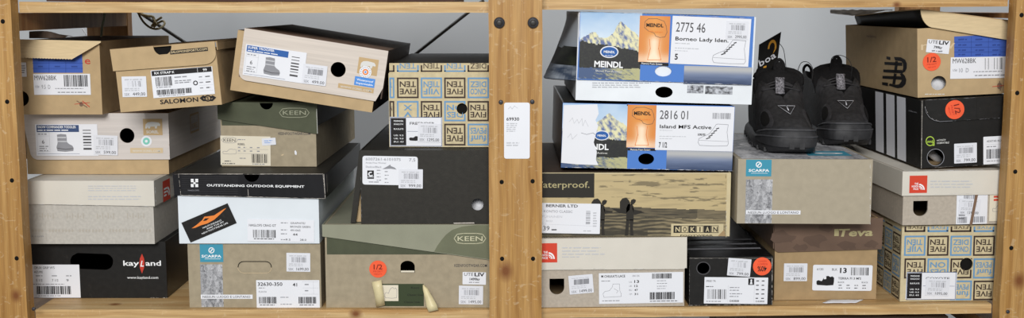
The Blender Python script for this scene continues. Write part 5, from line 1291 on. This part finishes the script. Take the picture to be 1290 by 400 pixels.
# ---- upper stone box on the tiled one
b = Shoebox('tnr', 'stone grey shoebox with a white lid and brown tape, on the tile-print box', (1136.5, 286.2), 1282, 215.5, rest=below('ftr') + .0022, roll=-.6, depth=.33, yaw=1.5)
hk = b.hole(1159.5, 262.3, 9.2, 9.6, 'cup')
mb = b.body('stone_body_dark', 'stone_body_dark', inner='kraft_brown', holes=[hk]); mb.build('carton', b.e, bevel=.0006)
a1 = b.q('F', -.003, 1134, 246.5)
mb, c = b.lid(None, b.H - a1[1], 'stone_lid')
F = b.face(mb, 'F', c); tnf_logo(F, 1146, 221, .98); F.small(1172, 226, 1228, 237, 3, 'ink_light', fill=.28); F.wear([(1133, 215.7), (1279, 213)], .4, 20, 'label_white'); F.wear([(1133, 246), (1279, 241)], .3, 16, 'label_white')
mb.build('lid', b.e, bevel=.0006)
S = b.sticker('product_label', 1224, 262.5, 39, 38.5, 1, 'label_white', rad=.4)
S.bars(9, 2, 26, 7, 'ink_grey', mod=.5); S.small(3, 8, 20, 10, 1); S.small(3, 25, 12, 33, 2, 'ink_grey'); S.bars(2, 29, 14, 37, 'ink_grey', mod=.5); S.bars(19, 29, 36, 36.5, 'ink_grey', mod=.5); S.finish()
price(b, 1221, 260, 27, 20, -3, '1299,00', lift=.0012)
S = b.sticker('tape_strip', 1226, 263, 3.4, 40, -8, 'ink_brown', lift=.0018); S.finish()
S = b.sticker('product_label', 1256, 261, 20, 34, 1, 'label_cream', rad=.4); S.rect(5, 2, 14, 4.5, 'ink_tnf'); S.rect(5, 6, 14, 8.5, 'ink_tnf'); icon(S, SHOE, 4, 14, 16, 22, 'ink_grey', 1, out=.4); S.finish()

# ---- large black box with three side stripes
b = Shoebox('adi', 'large glossy black shoebox with three white side stripes, beneath the open tan box', (1160, 216.6), (1275, 208.5), 126, Y=.013, rest=below('tnr') + .0024, roll=-2.9, yaw=.6, depth=.33)
hk = b.hole(1178.5, 198, 10, 10)
mb = b.body('black_flat', 'black_flat', inner='kraft_brown', holes=[hk], top='black_flat'); F = b.face(mb)
F.disc(1178.5, 198, 11, 11, 'ink_grey', 0, ring=.06, n=30)
F.disc(1171.6, 177.5, 5.6, 6.2, 'ink_green', 0, ring=.2, n=24); F.rect(1174.6, 178.5, 1177.2, 183.2, 'ink_green', 0); F.text('mi', 1168.2, 179.6, 1175, 179.3, 3.6, 'ink_green', bold=.05)
F.text('miCOACH', 1180, 177.4, 1191, 176.8, 2.2, 'ink_pale', bold=.02); F.text('COMPATIBLE', 1180, 181, 1195.5, 180.2, 2.2, 'ink_pale', bold=.02)
F.wear([(1161.5, 127), (1160, 217)], .9, 40); F.line([(1161.6, 127), (1160.4, 217)], .4, 'worn_edge', 1); F.wear([(1160, 217.6), (1272, 209)], .4, 20)
f2 = Face(mb, b.fn('L', 0), lambda u, v: b.q('L', 0, u, v), .0004)
for u0, u1, d_ in ((1103.5, 1113.5, 0), (1117, 1127.5, 1.5), (1130.5, 1141.5, 3)):
    f2.poly([(u0, 240), (u1, 240), (u1 + 1, 100), (u0 + 1, 100)], 'ink_stripe', 0) if False else None
    za, zb_ = .0015, b.H - .0015
    ya0, ya1 = f2.m(u0, 165)[0], f2.m(u1, 165)[0]
    f2.raw([(ya0, za), (ya1, za), (ya1, zb_), (ya0, zb_)], 'ink_stripe', 0)
pa = f2.m(1145, 140)[0]; pb = f2.m(1155.5, 141)[0]
g = Face(mb, f2.fn, lambda u, v: (pa + (pb - pa) * u / 20, b.q('L', 0, 1150, 141)[1] - v * .0011), .0004); g.text('adidas.com', 0, 0, 20, 0, 2.2, 'ink_grey', bold=.02)
mb.build('carton', b.e, bevel=.0006)
mb = MB(); c = -.0005
pt = [b.q('F', c, u, v) for u, v in ((1164.5, 127), (1165, 134), (1167, 142), (1171, 148), (1177, 151.5), (1184, 152.8), (1200, 152), (1274, 147.5))]
mb.slab(b.fn('F', -.0022), pt[::1] + [(b.W, b.H), (pt[0][0], b.H)], .0014, 'black_card')
F = b.face(mb, 'F', -.0022); F.wear([(1165, 134), (1171, 148), (1184, 152.8)], .5, 8); F.line([(1165, 134), (1167, 142), (1171, 148), (1177, 151.5), (1184, 152.8), (1200, 152)], .4, 'ink_grey', 1); F.wear([(1200, 152), (1274, 147.5)], .35, 14, 'ink_grey'); F.wear([(1163, 126), (1274, 120.5)], .5, 16, 'ink_grey')
F.line([(1230, 124), (1231, 150)], .3, 'black_flat', 1)
mb.build('front_flap', b.e)
half(b, 1202.5, 137.8, 12, -75, c=-.0022); price(b, 1216, 192.5, 28.5, 25, 3, '799,00')
S = b.sticker('product_label', 1257, 188.5, 37, 35, 3, 'label_white', rad=1); S.text('ADISTAR RIDE', 4, 7, 24, 7, 2.6, 'ink_dark_grey'); S.line([(3, 10), (35, 10)], .3, 'ink_light'); S.bars(4, 16, 26, 28, mod=.5); S.small(4, 30, 30, 32, 1); S.small(4, 11.5, 18, 14, 1); S.finish()
mb = MB(); mb.tube([b.Mi @ P(1170, 190, .055), b.Mi @ P(1184, 202, .055)], .006, 'tissue', 10); mb.build('tissue_paper', b.e)

# ---- open tan box on top
b = Shoebox('nbr', 'open tan shoebox with a lifted lid and round orange sticker, under the upper board', (1156, 122.9), (1271, 117.6), 36, Y=.026, roll=-2.85, yaw=.5, depth=.31)
hk = b.hole(1182.5, 104.5, 9.6, 9)
mb = b.body('kraft_tan', 'kraft_tan', inner='kraft_brown', holes=[hk]); F = b.face(mb)
F.rect(1202, 46, 1282, 71.5, 'ink_nb_blue', 0)
for i_ in range(1, 4): F.line([(1202 + 21.5 * i_, 46), (1202 + 21.5 * i_, 71)], .5, 'ink_nb_grid', 1)
for v_ in (53, 59.5, 65.5): F.line([(1202, v_), (1282, v_ - 1)], .5, 'ink_nb_grid', 1)
for i_ in range(3):
    for v_ in (48, 55, 61.5, 67): F.small(1207 + 21.5 * i_, v_, 1218 + 21.5 * i_, v_ + 3, 1, 'ink_nb_grid', lay=2)
F.text('new', 1160, 63, 1203, 61, 11, 'ink_tan_light', bold=.02)
F.small(1165, 117.5, 1197, 119.5, 1, 'ink_pale', fill=.35)
F.disc(1259, 108, 3.2, 4.2, 'ink_brown', 0, 10); F.line([(1250, 109), (1268, 107)], .7, 'ink_red', 1); F.line([(1259, 102), (1260, 114)], 1.2, 'ink_brown', 1)
f2 = Face(mb, b.fn('L', 0), lambda u, v: b.q('L', 0, u, v), .0004)
def lp(pts, m_='ink_black'): f2.poly([(u, v) for u, v in pts], m_, 0)
lp([(1126.5, 71.5), (1135, 72), (1140.5, 75), (1142.8, 80), (1142.5, 86), (1140.5, 90), (1137, 92), (1137, 90), (1138, 86), (1138, 80), (1136, 77), (1128, 76)])
lp([(1137, 92), (1140, 95), (1142, 100), (1141, 106), (1137, 110), (1131, 111), (1120, 107.5), (1121, 105), (1129, 106.5), (1133, 106), (1136, 102), (1136, 97), (1134, 93)])
for k, (u0, u1, v_) in enumerate(((1117, 1122, 73), (1114.5, 1137, 80), (1113, 1137, 89.5), (1112, 1136, 97.5), (1111.5, 1119, 105.5))): lp([(u0, v_ - 2.2), (u1, v_ - 1.4), (u1, v_ + 2.9), (u0, v_ + 1.2)])
lp([(1128, 77), (1131.5, 77), (1130, 92), (1126.5, 91.5)]); lp([(1126.5, 92), (1130, 93), (1128, 106), (1124.5, 105.5)])
pa, zz = f2.m(1092, 44); pb = f2.m(1104, 46)[0]
g = Face(mb, f2.fn, lambda u, v: (pa + (pb - pa) * u / 20, zz - v * .0011), .0004); g.text('new balance', 0, 3, 20, 3, 4, 'ink_brown', bold=.02)
mb.build('carton', b.e, bevel=.0006)
tissue(b, 1185, 108, .015, .014, 9)
S = b.sticker('product_label', 1234, 85, 74, 27, 1, 'label_white', rad=.2)
S.text('MW628BK', 2.5, 7.5, 32, 7.5, 6.2, 'ink_dark_grey'); S.text('US#', 3, 17.5, 8.5, 17.5, 3, 'ink_grey'); S.text('10  D', 11, 19, 23, 19, 5.5, 'ink_grey'); S.bars(43, 1.5, 72, 16, mod=.5); S.small(29, 17.5, 70, 19.5, 1); S.small(31, 22, 72, 24.5, 1); S.finish()
half(b, 1173.5, 77.8, 11.3, 4)
S = b.sticker('shop_sticker', 1181.5, 58.5, 29, 16.5, -5, 'label_white'); S.text('UTE', 2, 5, 13.5, 5, 4.2, 'ink_dark_grey'); S.text('LIV', 15, 5.2, 27.5, 5.2, 4.6, 'ink_black', bold=.06); S.text('799kr', 9, 11, 20, 11, 3.4, 'ink_black', bold=.04); S.small(7, 13, 22, 15, 1); S.finish()
# lifted lid: light front skirt, dark left skirt, top
Yf, Yk2 = .022, .345
A1, A2 = P(1160, 12.5, Yf), P(1172, 34.5, Yf); B1, B2 = P(1286, 28.5, Yf), P(1286, 53, Yf); C1, C2 = P(1077, 20.5, Yk2), P(1081, 32.5, Yk2)
zlim = P(1100, 9.2, .002).z
mb = MB()
fr = []
for t_ in range(9): a_ = R(90 * t_ / 8); fr.append((1160 + 17 * (1 - math.cos(a_)), 12.5 + 22.5 * math.sin(a_)))
out = [P(u, v, Yf) for u, v in fr] + [B2, B1]
out = [b.Mi @ p_ for p_ in out]
tri = [(0, i, i + 1) for i in range(1, len(out) - 1)]
mb.add(out + [p_ + Vector((0, .0018, 0)) for p_ in out], [tuple(reversed(t_)) if False else t_ for t_ in [tuple(range(len(out)))]] + [tuple(len(out) + i for i in reversed(range(len(out))))] + [(i, (i + 1) % len(out), len(out) + (i + 1) % len(out), len(out) + i)[::-1] for i in range(len(out))], 'kraft_tan_inner')
D1 = Vector((B1.x, Yk2, B1.z - .004)); 
mb.grid([[b.Mi @ A1, b.Mi @ ((A1 + C1) / 2 + Vector((0, 0, .001))), b.Mi @ C1], [b.Mi @ B1, b.Mi @ ((B1 + D1) / 2), b.Mi @ D1]], 'kraft_tan', smooth=False, t=.0015)
ls = MB()
na = 10
rows = [[b.Mi @ (A1.lerp(C1, i / na) + Vector((-.0002, .002, -.0003))) for i in range(na + 1)],
        [b.Mi @ (A1.lerp(C1, i / na).lerp(A2.lerp(C2, i / na), .5) + Vector((-.003 * math.sin(3.1 * i / na), .002, 0))) for i in range(na + 1)],
        [b.Mi @ (A2.lerp(C2, i / na) + Vector((0, .002, 0))) for i in range(na + 1)]]
mb.build('lid', b.e)
ls.grid(rows, 'black_flat', t=.0015); ls.build('lid_side', b.e)
# crumpled grey liner under the board
mb = MB(); rows = []
for j in range(7):
    r_ = []
    for i in range(15):
        u = 1046 + 78 * i / 14; v = 11.5 + (8 - 6.0 * abs(i - 5) / 9) * j / 6 ; v = min(v, 21 - max(0, (u - 1078)) * .23)
        p_ = P(u, max(v, 12.3), .37 + .015 * j / 6); r_.append(p_ + Vector((0, .006 * N3(i * .8, j * .9, 2), .0012 * N3(i * .9, j, 6))))
    rows.append(r_)
mb.grid(rows, 'tissue', t=.0008)
tag(mb.build('crumpled_paper'), 'crumpled grey paper wedged between the upper board and the open tan shoebox', 'paper')
# ================================================================== BLACK OUTDOOR SHOES
def interp(tab, s):
    for (s0, v0), (s1, v1) in zip(tab, tab[1:]):
        if s <= s1:
            t = (s - s0) / (s1 - s0); t = t * t * (3 - 2 * t) if False else t
            return v0 + (v1 - v0) * t
    return tab[-1][1]
TW = [(0, .004), (.012, .017), (.04, .025), (.09, .0300), (.16, .0335), (.26, .0365), (.38, .038), (.5, .037), (.62, .035), (.75, .0345), (.87, .035), (.94, .031), (.98, .021), (1, .006)]
TH = [(0, .030), (.03, .040), (.08, .049), (.16, .056), (.26, .070), (.31, .078), (.37, .092), (.46, .097), (.56, .091), (.68, .086), (.8, .089), (.92, .098), (1, .094)]
TO = [(0, 0), (.285, 0), (.31, .006), (.35, .020), (.42, .027), (.55, .028), (.7, .027), (.85, .026), (.93, .020), (1, .004)]
LEN = .285
def shoe(label, toe, heading, side, tongue_lean, cable):
    M = Matrix.Translation(toe) @ Matrix.Rotation(R(heading), 4, 'Z')
    root = tag(empty('outdoor_shoe', M), label, 'shoe', 'pair of black outdoor shoes')
    def off(s): return side * .006 * math.sin(s * math.pi) - side * .006 * max(0, .3 - s) / .3 - .010 * s ** 3 * (side < 0)     # banana of the last
    def z0(s): return .014 + .010 * max(0, 1 - s / .16) ** 2
    def surf(s, t, d=0.0):
        """s toe to heel, t 0 (left base) to 1 (right base)"""
        w = interp(TW, s) + d; h = interp(TH, s) + d; o = interp(TO, s); zz = z0(s)
        te = math.acos(min(1, (o / max(w, 1e-4)) ** (1 / .62))) if o > 0 else math.pi / 2
        sg = -1 if t < .5 else 1; a = te * (1 - abs(t - .5) * 2) if True else 0
        x = w * math.cos(a) ** .62; z = zz + (h - zz) * (math.sin(a) / math.sin(te)) ** .85
        if a < .5: x *= 1 - .10 * (1 - a / .5) ** 2
        return Vector((sg * x + off(s), s * LEN - d * (1 - s) * 2 * (s < .1), z))
    # upper
    mb = MB(); NS, NT = 54, 26; rows = []
    for i in range(NS + 1):
        s = (i / NS) ** 1.25; r_ = []
        o = interp(TO, s); h = interp(TH, s)
        half_ = [surf(s, t * .5) for t in (k / (NT // 2) for k in range(NT // 2 + 1))]
        half_[-1] = surf(s, .499999)
        depth = min(.055, o * 3)
        inn = [Vector((-(o - .003 * min(1, o / .01)) + off(s), s * LEN, h + .001 * (o > 0))), Vector((-(max(o - .006, 0)) + off(s), s * LEN, h - .004 * min(1, o / .01))), Vector((-max(o - .007, 0) + off(s), s * LEN, h - depth)), Vector((off(s), s * LEN, h - depth - .002 * (o > 0)))]
        r_ = half_ + inn
        mir = [Vector((2 * off(s) - p_.x, p_.y, p_.z)) for p_ in reversed(r_[:-1])]
        rows.append(r_ + mir)
    nc = len(rows[0]); nh = NT // 2 + 1
    def submesh(j0, j1, m_): mb.grid([r_[j0:j1 + 1][::-1] for r_ in rows], m_)
    submesh(0, nh, 'shoe_upper'); submesh(nh, nc - 1 - nh, 'shoe_lining'); submesh(nc - 1 - nh, nc - 1, 'shoe_upper')
    mb.build('upper', root)
    # sole with toe spring, wrap-up edge and tread blocks
    mb = MB(); ring_ = []
    ss = [(k / 40) ** 1.2 for k in range(41)]
    lft = [(-(interp(TW, s) + .0032) + off(s), s * LEN + (-.006 * (1 - s / .05) if s < .05 else (.004 * (s - .95) / .05 if s > .95 else 0)), s) for s in ss]
    rgt = [((interp(TW, s) + .0032) + off(s), y, s) for (x, y, s) in reversed(lft)]
    ring_ = lft + rgt; n = len(ring_)
    def lift(s): return .011 * max(0, 1 - s / .17) ** 2 + .004 * max(0, (s - .93) / .07)
    lev = [(-.004, 0.0, 0), (0, .004, 0), (.0005, .010, 0), (-.001, .016, 1), (-.004, .019, 1)]
    V = []; 
    for inset, z, k in lev:
        for (x, y, s) in ring_:
            cx = off(s); dx = x - cx; q_ = 1 + inset / max(abs(dx), .01)
            V.append((cx + dx * q_, y + (-inset if s < .05 else (inset if s > .95 else 0)) * 1.0, z + lift(s)))
    F_ = [(a * n + i, (a + 1) * n + i, (a + 1) * n + (i + 1) % n, a * n + (i + 1) % n) for a in range(len(lev) - 1) for i in range(n)]
    F_ += [(i, i + 1, n - 2 - i, n - 1 - i) for i in range(n // 2 - 1)] + [((len(lev) - 1) * n + i, (len(lev) - 1) * n + n - 1 - i, (len(lev) - 1) * n + n - 2 - i, (len(lev) - 1) * n + i + 1) for i in range(n // 2 - 1)]
    mb.add(V, F_, 'shoe_rubber', smooth=True)
    sole = mb.build('sole', root)
    mb = MB()
    for k in range(3):                                                     # grooves showing as dark notches round the toe
        pass
    for sgn in (-1, 1):
        for k in range(9):
            if k == 0: continue
            if mb.v: mb.build('tread', sole); mb = MB()
            s = .02 + .105 * k; x = sgn * (interp(TW, s) + .0022) + off(s); y = s * LEN - (.004 if k == 0 else 0)
            mb.box(x - .0018, x + .0018, y - .005, y + .005, lift(s) + .001, lift(s) + .0075, 'shoe_rubber')
    for x in (-.007, .007):
        mb.build('tread', sole); mb = MB(); mb.box(x - .0022 + off(0), x + .0045 + off(0), -.0078 + .0002 * abs(x) * 1000 * .25, -.003, .0105, .019, 'shoe_rubber')
    mb.build('tread', sole)
    # toe cap: thick rubber band wrapping the front, with ridges
    mb = MB(); rows = []
    ths = [k / 44 for k in range(45)]
    def wrap(th, z, d):      # th 0..1 around the toe from left side to right side
        a = (th - .5) * 2; s = .24 * abs(a) ** 1.6; w = interp(TW, s) + d
        sg = -1 if a < 0 else 1
        y = s * LEN - (d + .003) * (1 - abs(a)) ** .5
        shrink = 1 - .22 * max(0, (z - .022) / .03) ** 1.5
        x = sg * w * min(1, abs(a) * 9 + .0) if abs(a) * 9 < 1 else sg * w
        return Vector((x * shrink + off(s), y + .004 * max(0, (z - .02) / .02) ** 1.4, z + .0))
    hz = lambda th: .025 + .016 * math.sin(math.pi * th) ** .6
    for k, (f_, d) in enumerate(((0, .0045), (.35, .0058), (.7, .0048), (.92, .0034), (1.0, .0012))):
        rows.append([wrap(th, .013 + (hz(th) - .013) * f_, d) for th in ths])
    mb.grid(rows[::-1], 'shoe_rubber')
    mb.build('toe_cap', root)
    mb = MB()
    mb.tube([wrap(th, .013 + (hz(th) - .013) * .52, .0058) for th in ths[1:-1]], .0011, 'shoe_rubber_light', 6)
    mb.build('toe_ridge', root)
    mb = MB(); mb.tube([wrap(th, .013 + (hz(th) - .013) * .86, .0048) for th in ths[1:-1]], .0013, 'shoe_rubber_light', 6); mb.build('toe_ridge', root)
    # overlays and cut-outs on the upper
    def patch(s0, s1, t0, t1, d, m_, name, oval=True, n=14, parent=root, lo=0.0):
        mb = MB(); rows = []
        for i in range(n + 1):
            r_ = []
            for j in range(n + 1):
                a, c_ = 2 * i / n - 1, 2 * j / n - 1
                if oval: a, c_ = a * math.sqrt(max(0, 1 - c_ * c_ / 2)), c_ * math.sqrt(max(0, 1 - a * a / 2))
                e = 1 - max(abs(2 * i / n - 1), abs(2 * j / n - 1)) ** 4
                r_.append(surf(s0 + (s1 - s0) * (a + 1) / 2, t0 + (t1 - t0) * (c_ + 1) / 2, d * (lo + (1 - lo) * e)))
            rows.append(r_[::-1])
        mb.grid(rows, m_); return mb.build(name, parent)
    for t0, t1 in ((.10, .27), (.73, .90)):
        sh = .03 if t0 < .5 else -.03
        patch(.095, .275, t0 + sh - .04, t1 + sh + .03, .0024, 'shoe_overlay', 'side_overlay')
        patch(.125, .245, t0 + .01 + sh, t1 - .01 + sh, .0032, 'hole_dark', 'side_vent', lo=.8)
    for t0, t1 in ((.30, .47), (.53, .70)): patch(.36, .52, t0, t1, .0022, 'shoe_overlay', 'eyestay', oval=False)
    # small triangle badge
    mb = MB(); cs, ct = .125, .5
    tri = [surf(cs + .085, ct - .052, .0026), surf(cs + .085, ct + .052, .0026), surf(cs - .005, ct, .0030)]
    mb.tube([tri[0], tri[1], tri[2]], .0006, 'ink_gloss_white', 5, closed=True); mb.tube([tri[0].lerp(tri[1], .5), tri[0].lerp(tri[1], .5).lerp(tri[2], .55)], .0009, 'ink_gloss_white', 5)
    mb.build('badge', root)
    # tongue standing up out of the opening
    mb = MB(); rows = []
    base = surf(.37, .49999); hh = .031
    for i in range(15):
        t = i / 14; z = base.z - .020 + (hh + .012) * t; y = .40 * LEN + tongue_lean * t ** 1.3; wd = .0335 * (1 if t < .7 else math.sqrt(max(0.03, 1 - ((t - .7) / .3) ** 2))) * (.86 + .14 * min(1, t * 2))
        rows.append([Vector((wd * (c_ / 6 - 1) + off(.45), y + .012 * (abs(c_ / 6 - 1)) ** 2, z - .002 * (c_ / 6 - 1) ** 2)) for c_ in range(13)])
    mb.grid(rows, 'shoe_lining', t=.0)
    mb.grid([[p_ + Vector((0, .009, 0)) for p_ in r_] for r_ in rows][::-1], 'shoe_lining')
    rim = [r_[0] for r_ in rows] + rows[-1][1:] + [r_[-1] for r_ in rows[::-1]][1:]
    rim = [p_ + Vector((0, .0045, 0)) for p_ in rim]; mb.tube(rim, .0048, 'shoe_lining', 10)
    tg = mb.build('tongue', root)
    top = rows[-1][6]
    mb = MB(); mb.tube(cr([top + Vector((-.006, .004, -.006)), top + Vector((-.0062, .003, .006)), top + Vector((0, .003, .0135)), top + Vector((.0062, .003, .006)), top + Vector((.006, .004, -.006))], 5), .0027, 'shoe_lining', 8)
    mb.box(top.x - .0055, top.x + .0055, top.y + .0015, top.y + .0045, top.z - .006, top.z + .010, 'shoe_lining'); mb.build('pull_tab', tg)
    # lacing: webbing keeper, cords across the tongue
    mb = MB(); k0 = surf(.30, .4999, .004)
    rows = []
    for i in range(8):
        t = i / 7; y = k0.y + .010 * t; z = k0.z + .001 + .021 * t
        rows.append([Vector((k0.x + (c_ / 4 - 1) * .0062, y - .003 * (1 - (c_ / 4 - 1) ** 2) - .001, z)) for c_ in range(9)])
    mb.grid(rows, 'shoe_webbing'); mb.grid([[p_ + Vector((0, .003, 0)) for p_ in r_] for r_ in rows][::-1], 'shoe_webbing'); mb.tube([rows[0][0], rows[0][4], rows[0][8]], .0016, 'shoe_webbing', 6); mb.tube([rows[-1][0], rows[-1][4], rows[-1][8]], .0018, 'shoe_webbing', 6)
    mb.build('lace_keeper', root)
    for k in range(3):
        s = .34 + .045 * k; a = surf(s + .02, .40 - .02 * k, .002); c_ = surf(s + .02, .60 + .02 * k, .002)
        mid = (a + c_) / 2 + Vector((0, -.010 + .0 * k, .006 + .004 * k))
        mb = MB(); mb.tube(cr([a, mid, c_], 8), .0014, 'shoe_overlay', 8); mb.build('lace', root)
    mb = MB(); mb.tube(cr([root.matrix_world.inverted() @ p_ for p_ in cable], 7), .00055, 'shoe_rubber', 6); mb.build('cable', root)
    # heel loop
    hl = surf(.97, .4999); mb = MB()
    mb.tube(cr([hl + Vector((-.006, -.004, -.006)), hl + Vector((-.006, .002, .006)), hl + Vector((0, .004, .012)), hl + Vector((.006, .002, .006)), hl + Vector((.006, -.004, -.006))], 5), .0024, 'shoe_lining', 8); mb.build('heel_loop', root)
    return root
zt = SC.M.translation.z + SC.H + .0004
t1 = P(991, 199, .006); t1.z = zt
t2 = PZ(1070, 187.0, zt)
print('shoes', t1, t2, zt)
Ya = t1.y
shoe('black outdoor shoe at the front corner of the kraft box, nearer the black hang tag', Vector((t1.x + .008, Ya + .008, zt)), -8.5, -1, .012,
     [P(1004, 92, Ya + .15), P(1009, 79.5, Ya + .14), P(1017, 78, Ya + .13), P(1023, 84, Ya + .12), P(1024, 92, Ya + .12), P(1022, 104, Ya + .10)])
shoe('black outdoor shoe set further back, nearer the open tan shoebox', Vector((t2.x + .007, t2.y + .006, zt)), -3.5, 1, .024,
     [P(1046, 88, t2.y + .14), P(1048, 73, t2.y + .12), P(1058, 69.5, t2.y + .11), P(1068, 74, t2.y + .10), P(1073, 84, t2.y + .10), P(1072, 96, t2.y + .11)])

# ---- hang tag leaning by the shoe
Yt = Ya + .175
T0, T1, T2, T3 = P(952, 57, Yt), P(979, 44.5, Yt + .012), P(977, 99, Yt + .010), P(953.5, 104, Yt)
o = T3; X = (T2 - T3); Wt = X.length; X.normalize(); Zt = (T0 - T3); Ht = Zt.length; Zt.normalize(); Nn = X.cross(Zt).normalized()
root = tag(empty('hang_tag', Matrix.Translation(o)), 'black hang tag with white lettering and an orange ring, standing behind the front shoe', 'tag')
mb = MB(); ft = lambda a, b_, off_: o * 0 + X * a + Zt * b_ + Nn * off_
q_ = lambda P_: ((P_ - o).dot(X), (P_ - o).dot(Zt))
outl = [q_(T3), q_(T2), q_(T1), q_(T0)]
mb.slab(ft, outl, .0008, 'black_flat')
def mt(u, v):
    d = ray(u, v); t_ = (o - CAM).dot(Nn) / d.dot(Nn); return q_(CAM + d * t_)
F = Face(mb, ft, mt, .0003)
F.disc(969, 62.5, 5.5, 9.5, 'ink_gold', 0, ring=.38, a0=-20, a1=190, n=20); F.poly([(960, 85), (964, 84), (963.5, 91), (961, 96), (960, 93)], 'ink_gold', 0); F.poly([(972, 66), (975, 64), (970.5, 71)], 'ink_gold', 0)
F.text('b', 955.5, 84.5, 961.5, 81.8, 8.5, 'ink_stripe', lay=1, bold=.03); F.text('o', 962.5, 81.4, 969, 78.3, 8.5, 'ink_stripe', lay=1, bold=.03); F.text('a', 969.8, 77.8, 975.5, 75, 8.5, 'ink_stripe', lay=1, bold=.03)
F.text('www', 955, 103, 961, 101, 3, 'ink_stripe', lay=1)
mb.build('card', root)
mb = MB(); inv = lambda p_: p_ - o
mb.tube(cr([inv(T1) + Vector((-.004, -.001, -.006)), inv(P(986, 60, Yt + .02)), inv(P(989, 74, Yt + .03)), inv(P(990, 84, Yt + .04))], 6), .0005, 'shoe_lining', 5); mb.build('string', root)

# ---- carton in the bay below
mb = MB(); root = empty('storage_carton', Matrix.Translation((X0(945, 396, .05), .06, .639)))
wc = X0(1195, 396, .05) - X0(945, 396, .05); hc = P(1060, 397, .06).z - .639
mb.box(0, wc, 0, .30, 0, hc - .05, 'dark_brown_card'); mb.build('carton', root, bevel=.001)
mb = MB(); mb.box(-.003, wc + .003, -.003, .303, hc - .07, hc - .0001, 'brown_lid'); 
root.name = 'storage_carton'
mb = MB()
for x0, x1, y0, y1, z0_, z1_ in ((-.003, wc + .003, -.003, -.0005, hc - .07, hc), (-.003, wc + .003, .3005, .303, hc - .07, hc), (-.003, -.0005, -.0005, .3005, hc - .07, hc), (wc + .0005, wc + .003, -.0005, .3005, hc - .07, hc), (-.0005, wc + .0005, -.0005, .3005, hc - .0025, hc)):
    mb.box(x0, x1, y0, y1, z0_, z1_, 'brown_lid')
mb.build('lid', root, bevel=.0008)
tag(root, 'dark brown carton just visible in the shade below the lower board', 'carton')
# ---- carton on the upper board, only its foot in view
mb = MB(); zc = zf(330, 2.3, 0.002) + .0008; root = empty('storage_carton', Matrix.Translation((-.64, .012, zc)))
for x0, x1, y0, y1, z0_, z1_ in ((0, .56, 0, .003, 0, .2), (0, .56, .307, .31, 0, .2), (0, .003, .003, .307, 0, .2), (.557, .56, .003, .307, 0, .2), (.003, .557, .003, .307, 0, .003)): mb.box(x0, x1, y0, y1, z0_, z1_, 'brown_dark_red')
mb.build('carton', root); mb = MB(); mb.box(-.003, .563, -.003, .313, .2003, .206, 'brown_dark_red'); mb.build('lid', root)
tag(root, 'dark red brown carton on the upper left board, only its bottom edge in view', 'carton')
# ---- bit of torn paper on the board
mb = MB(); rows = []
for j in range(6):
    rows.append([PZ(1046 + 42 * i / 9 - 2 * j + 2 * N3(i, j, 3), 376.6 + 4.2 * j / 5 + .6 * N3(i * 1.3, j, 8), SR(1065) + .0012 + .0006 * abs(N3(i * .7, j * .8, 1))) for i in range(10)])
mb.grid(rows[::-1], 'label_white', t=.0004)
tag(mb.build('paper_scrap'), 'torn white paper scrap lying on the lower board before the tan shoebox', 'paper')
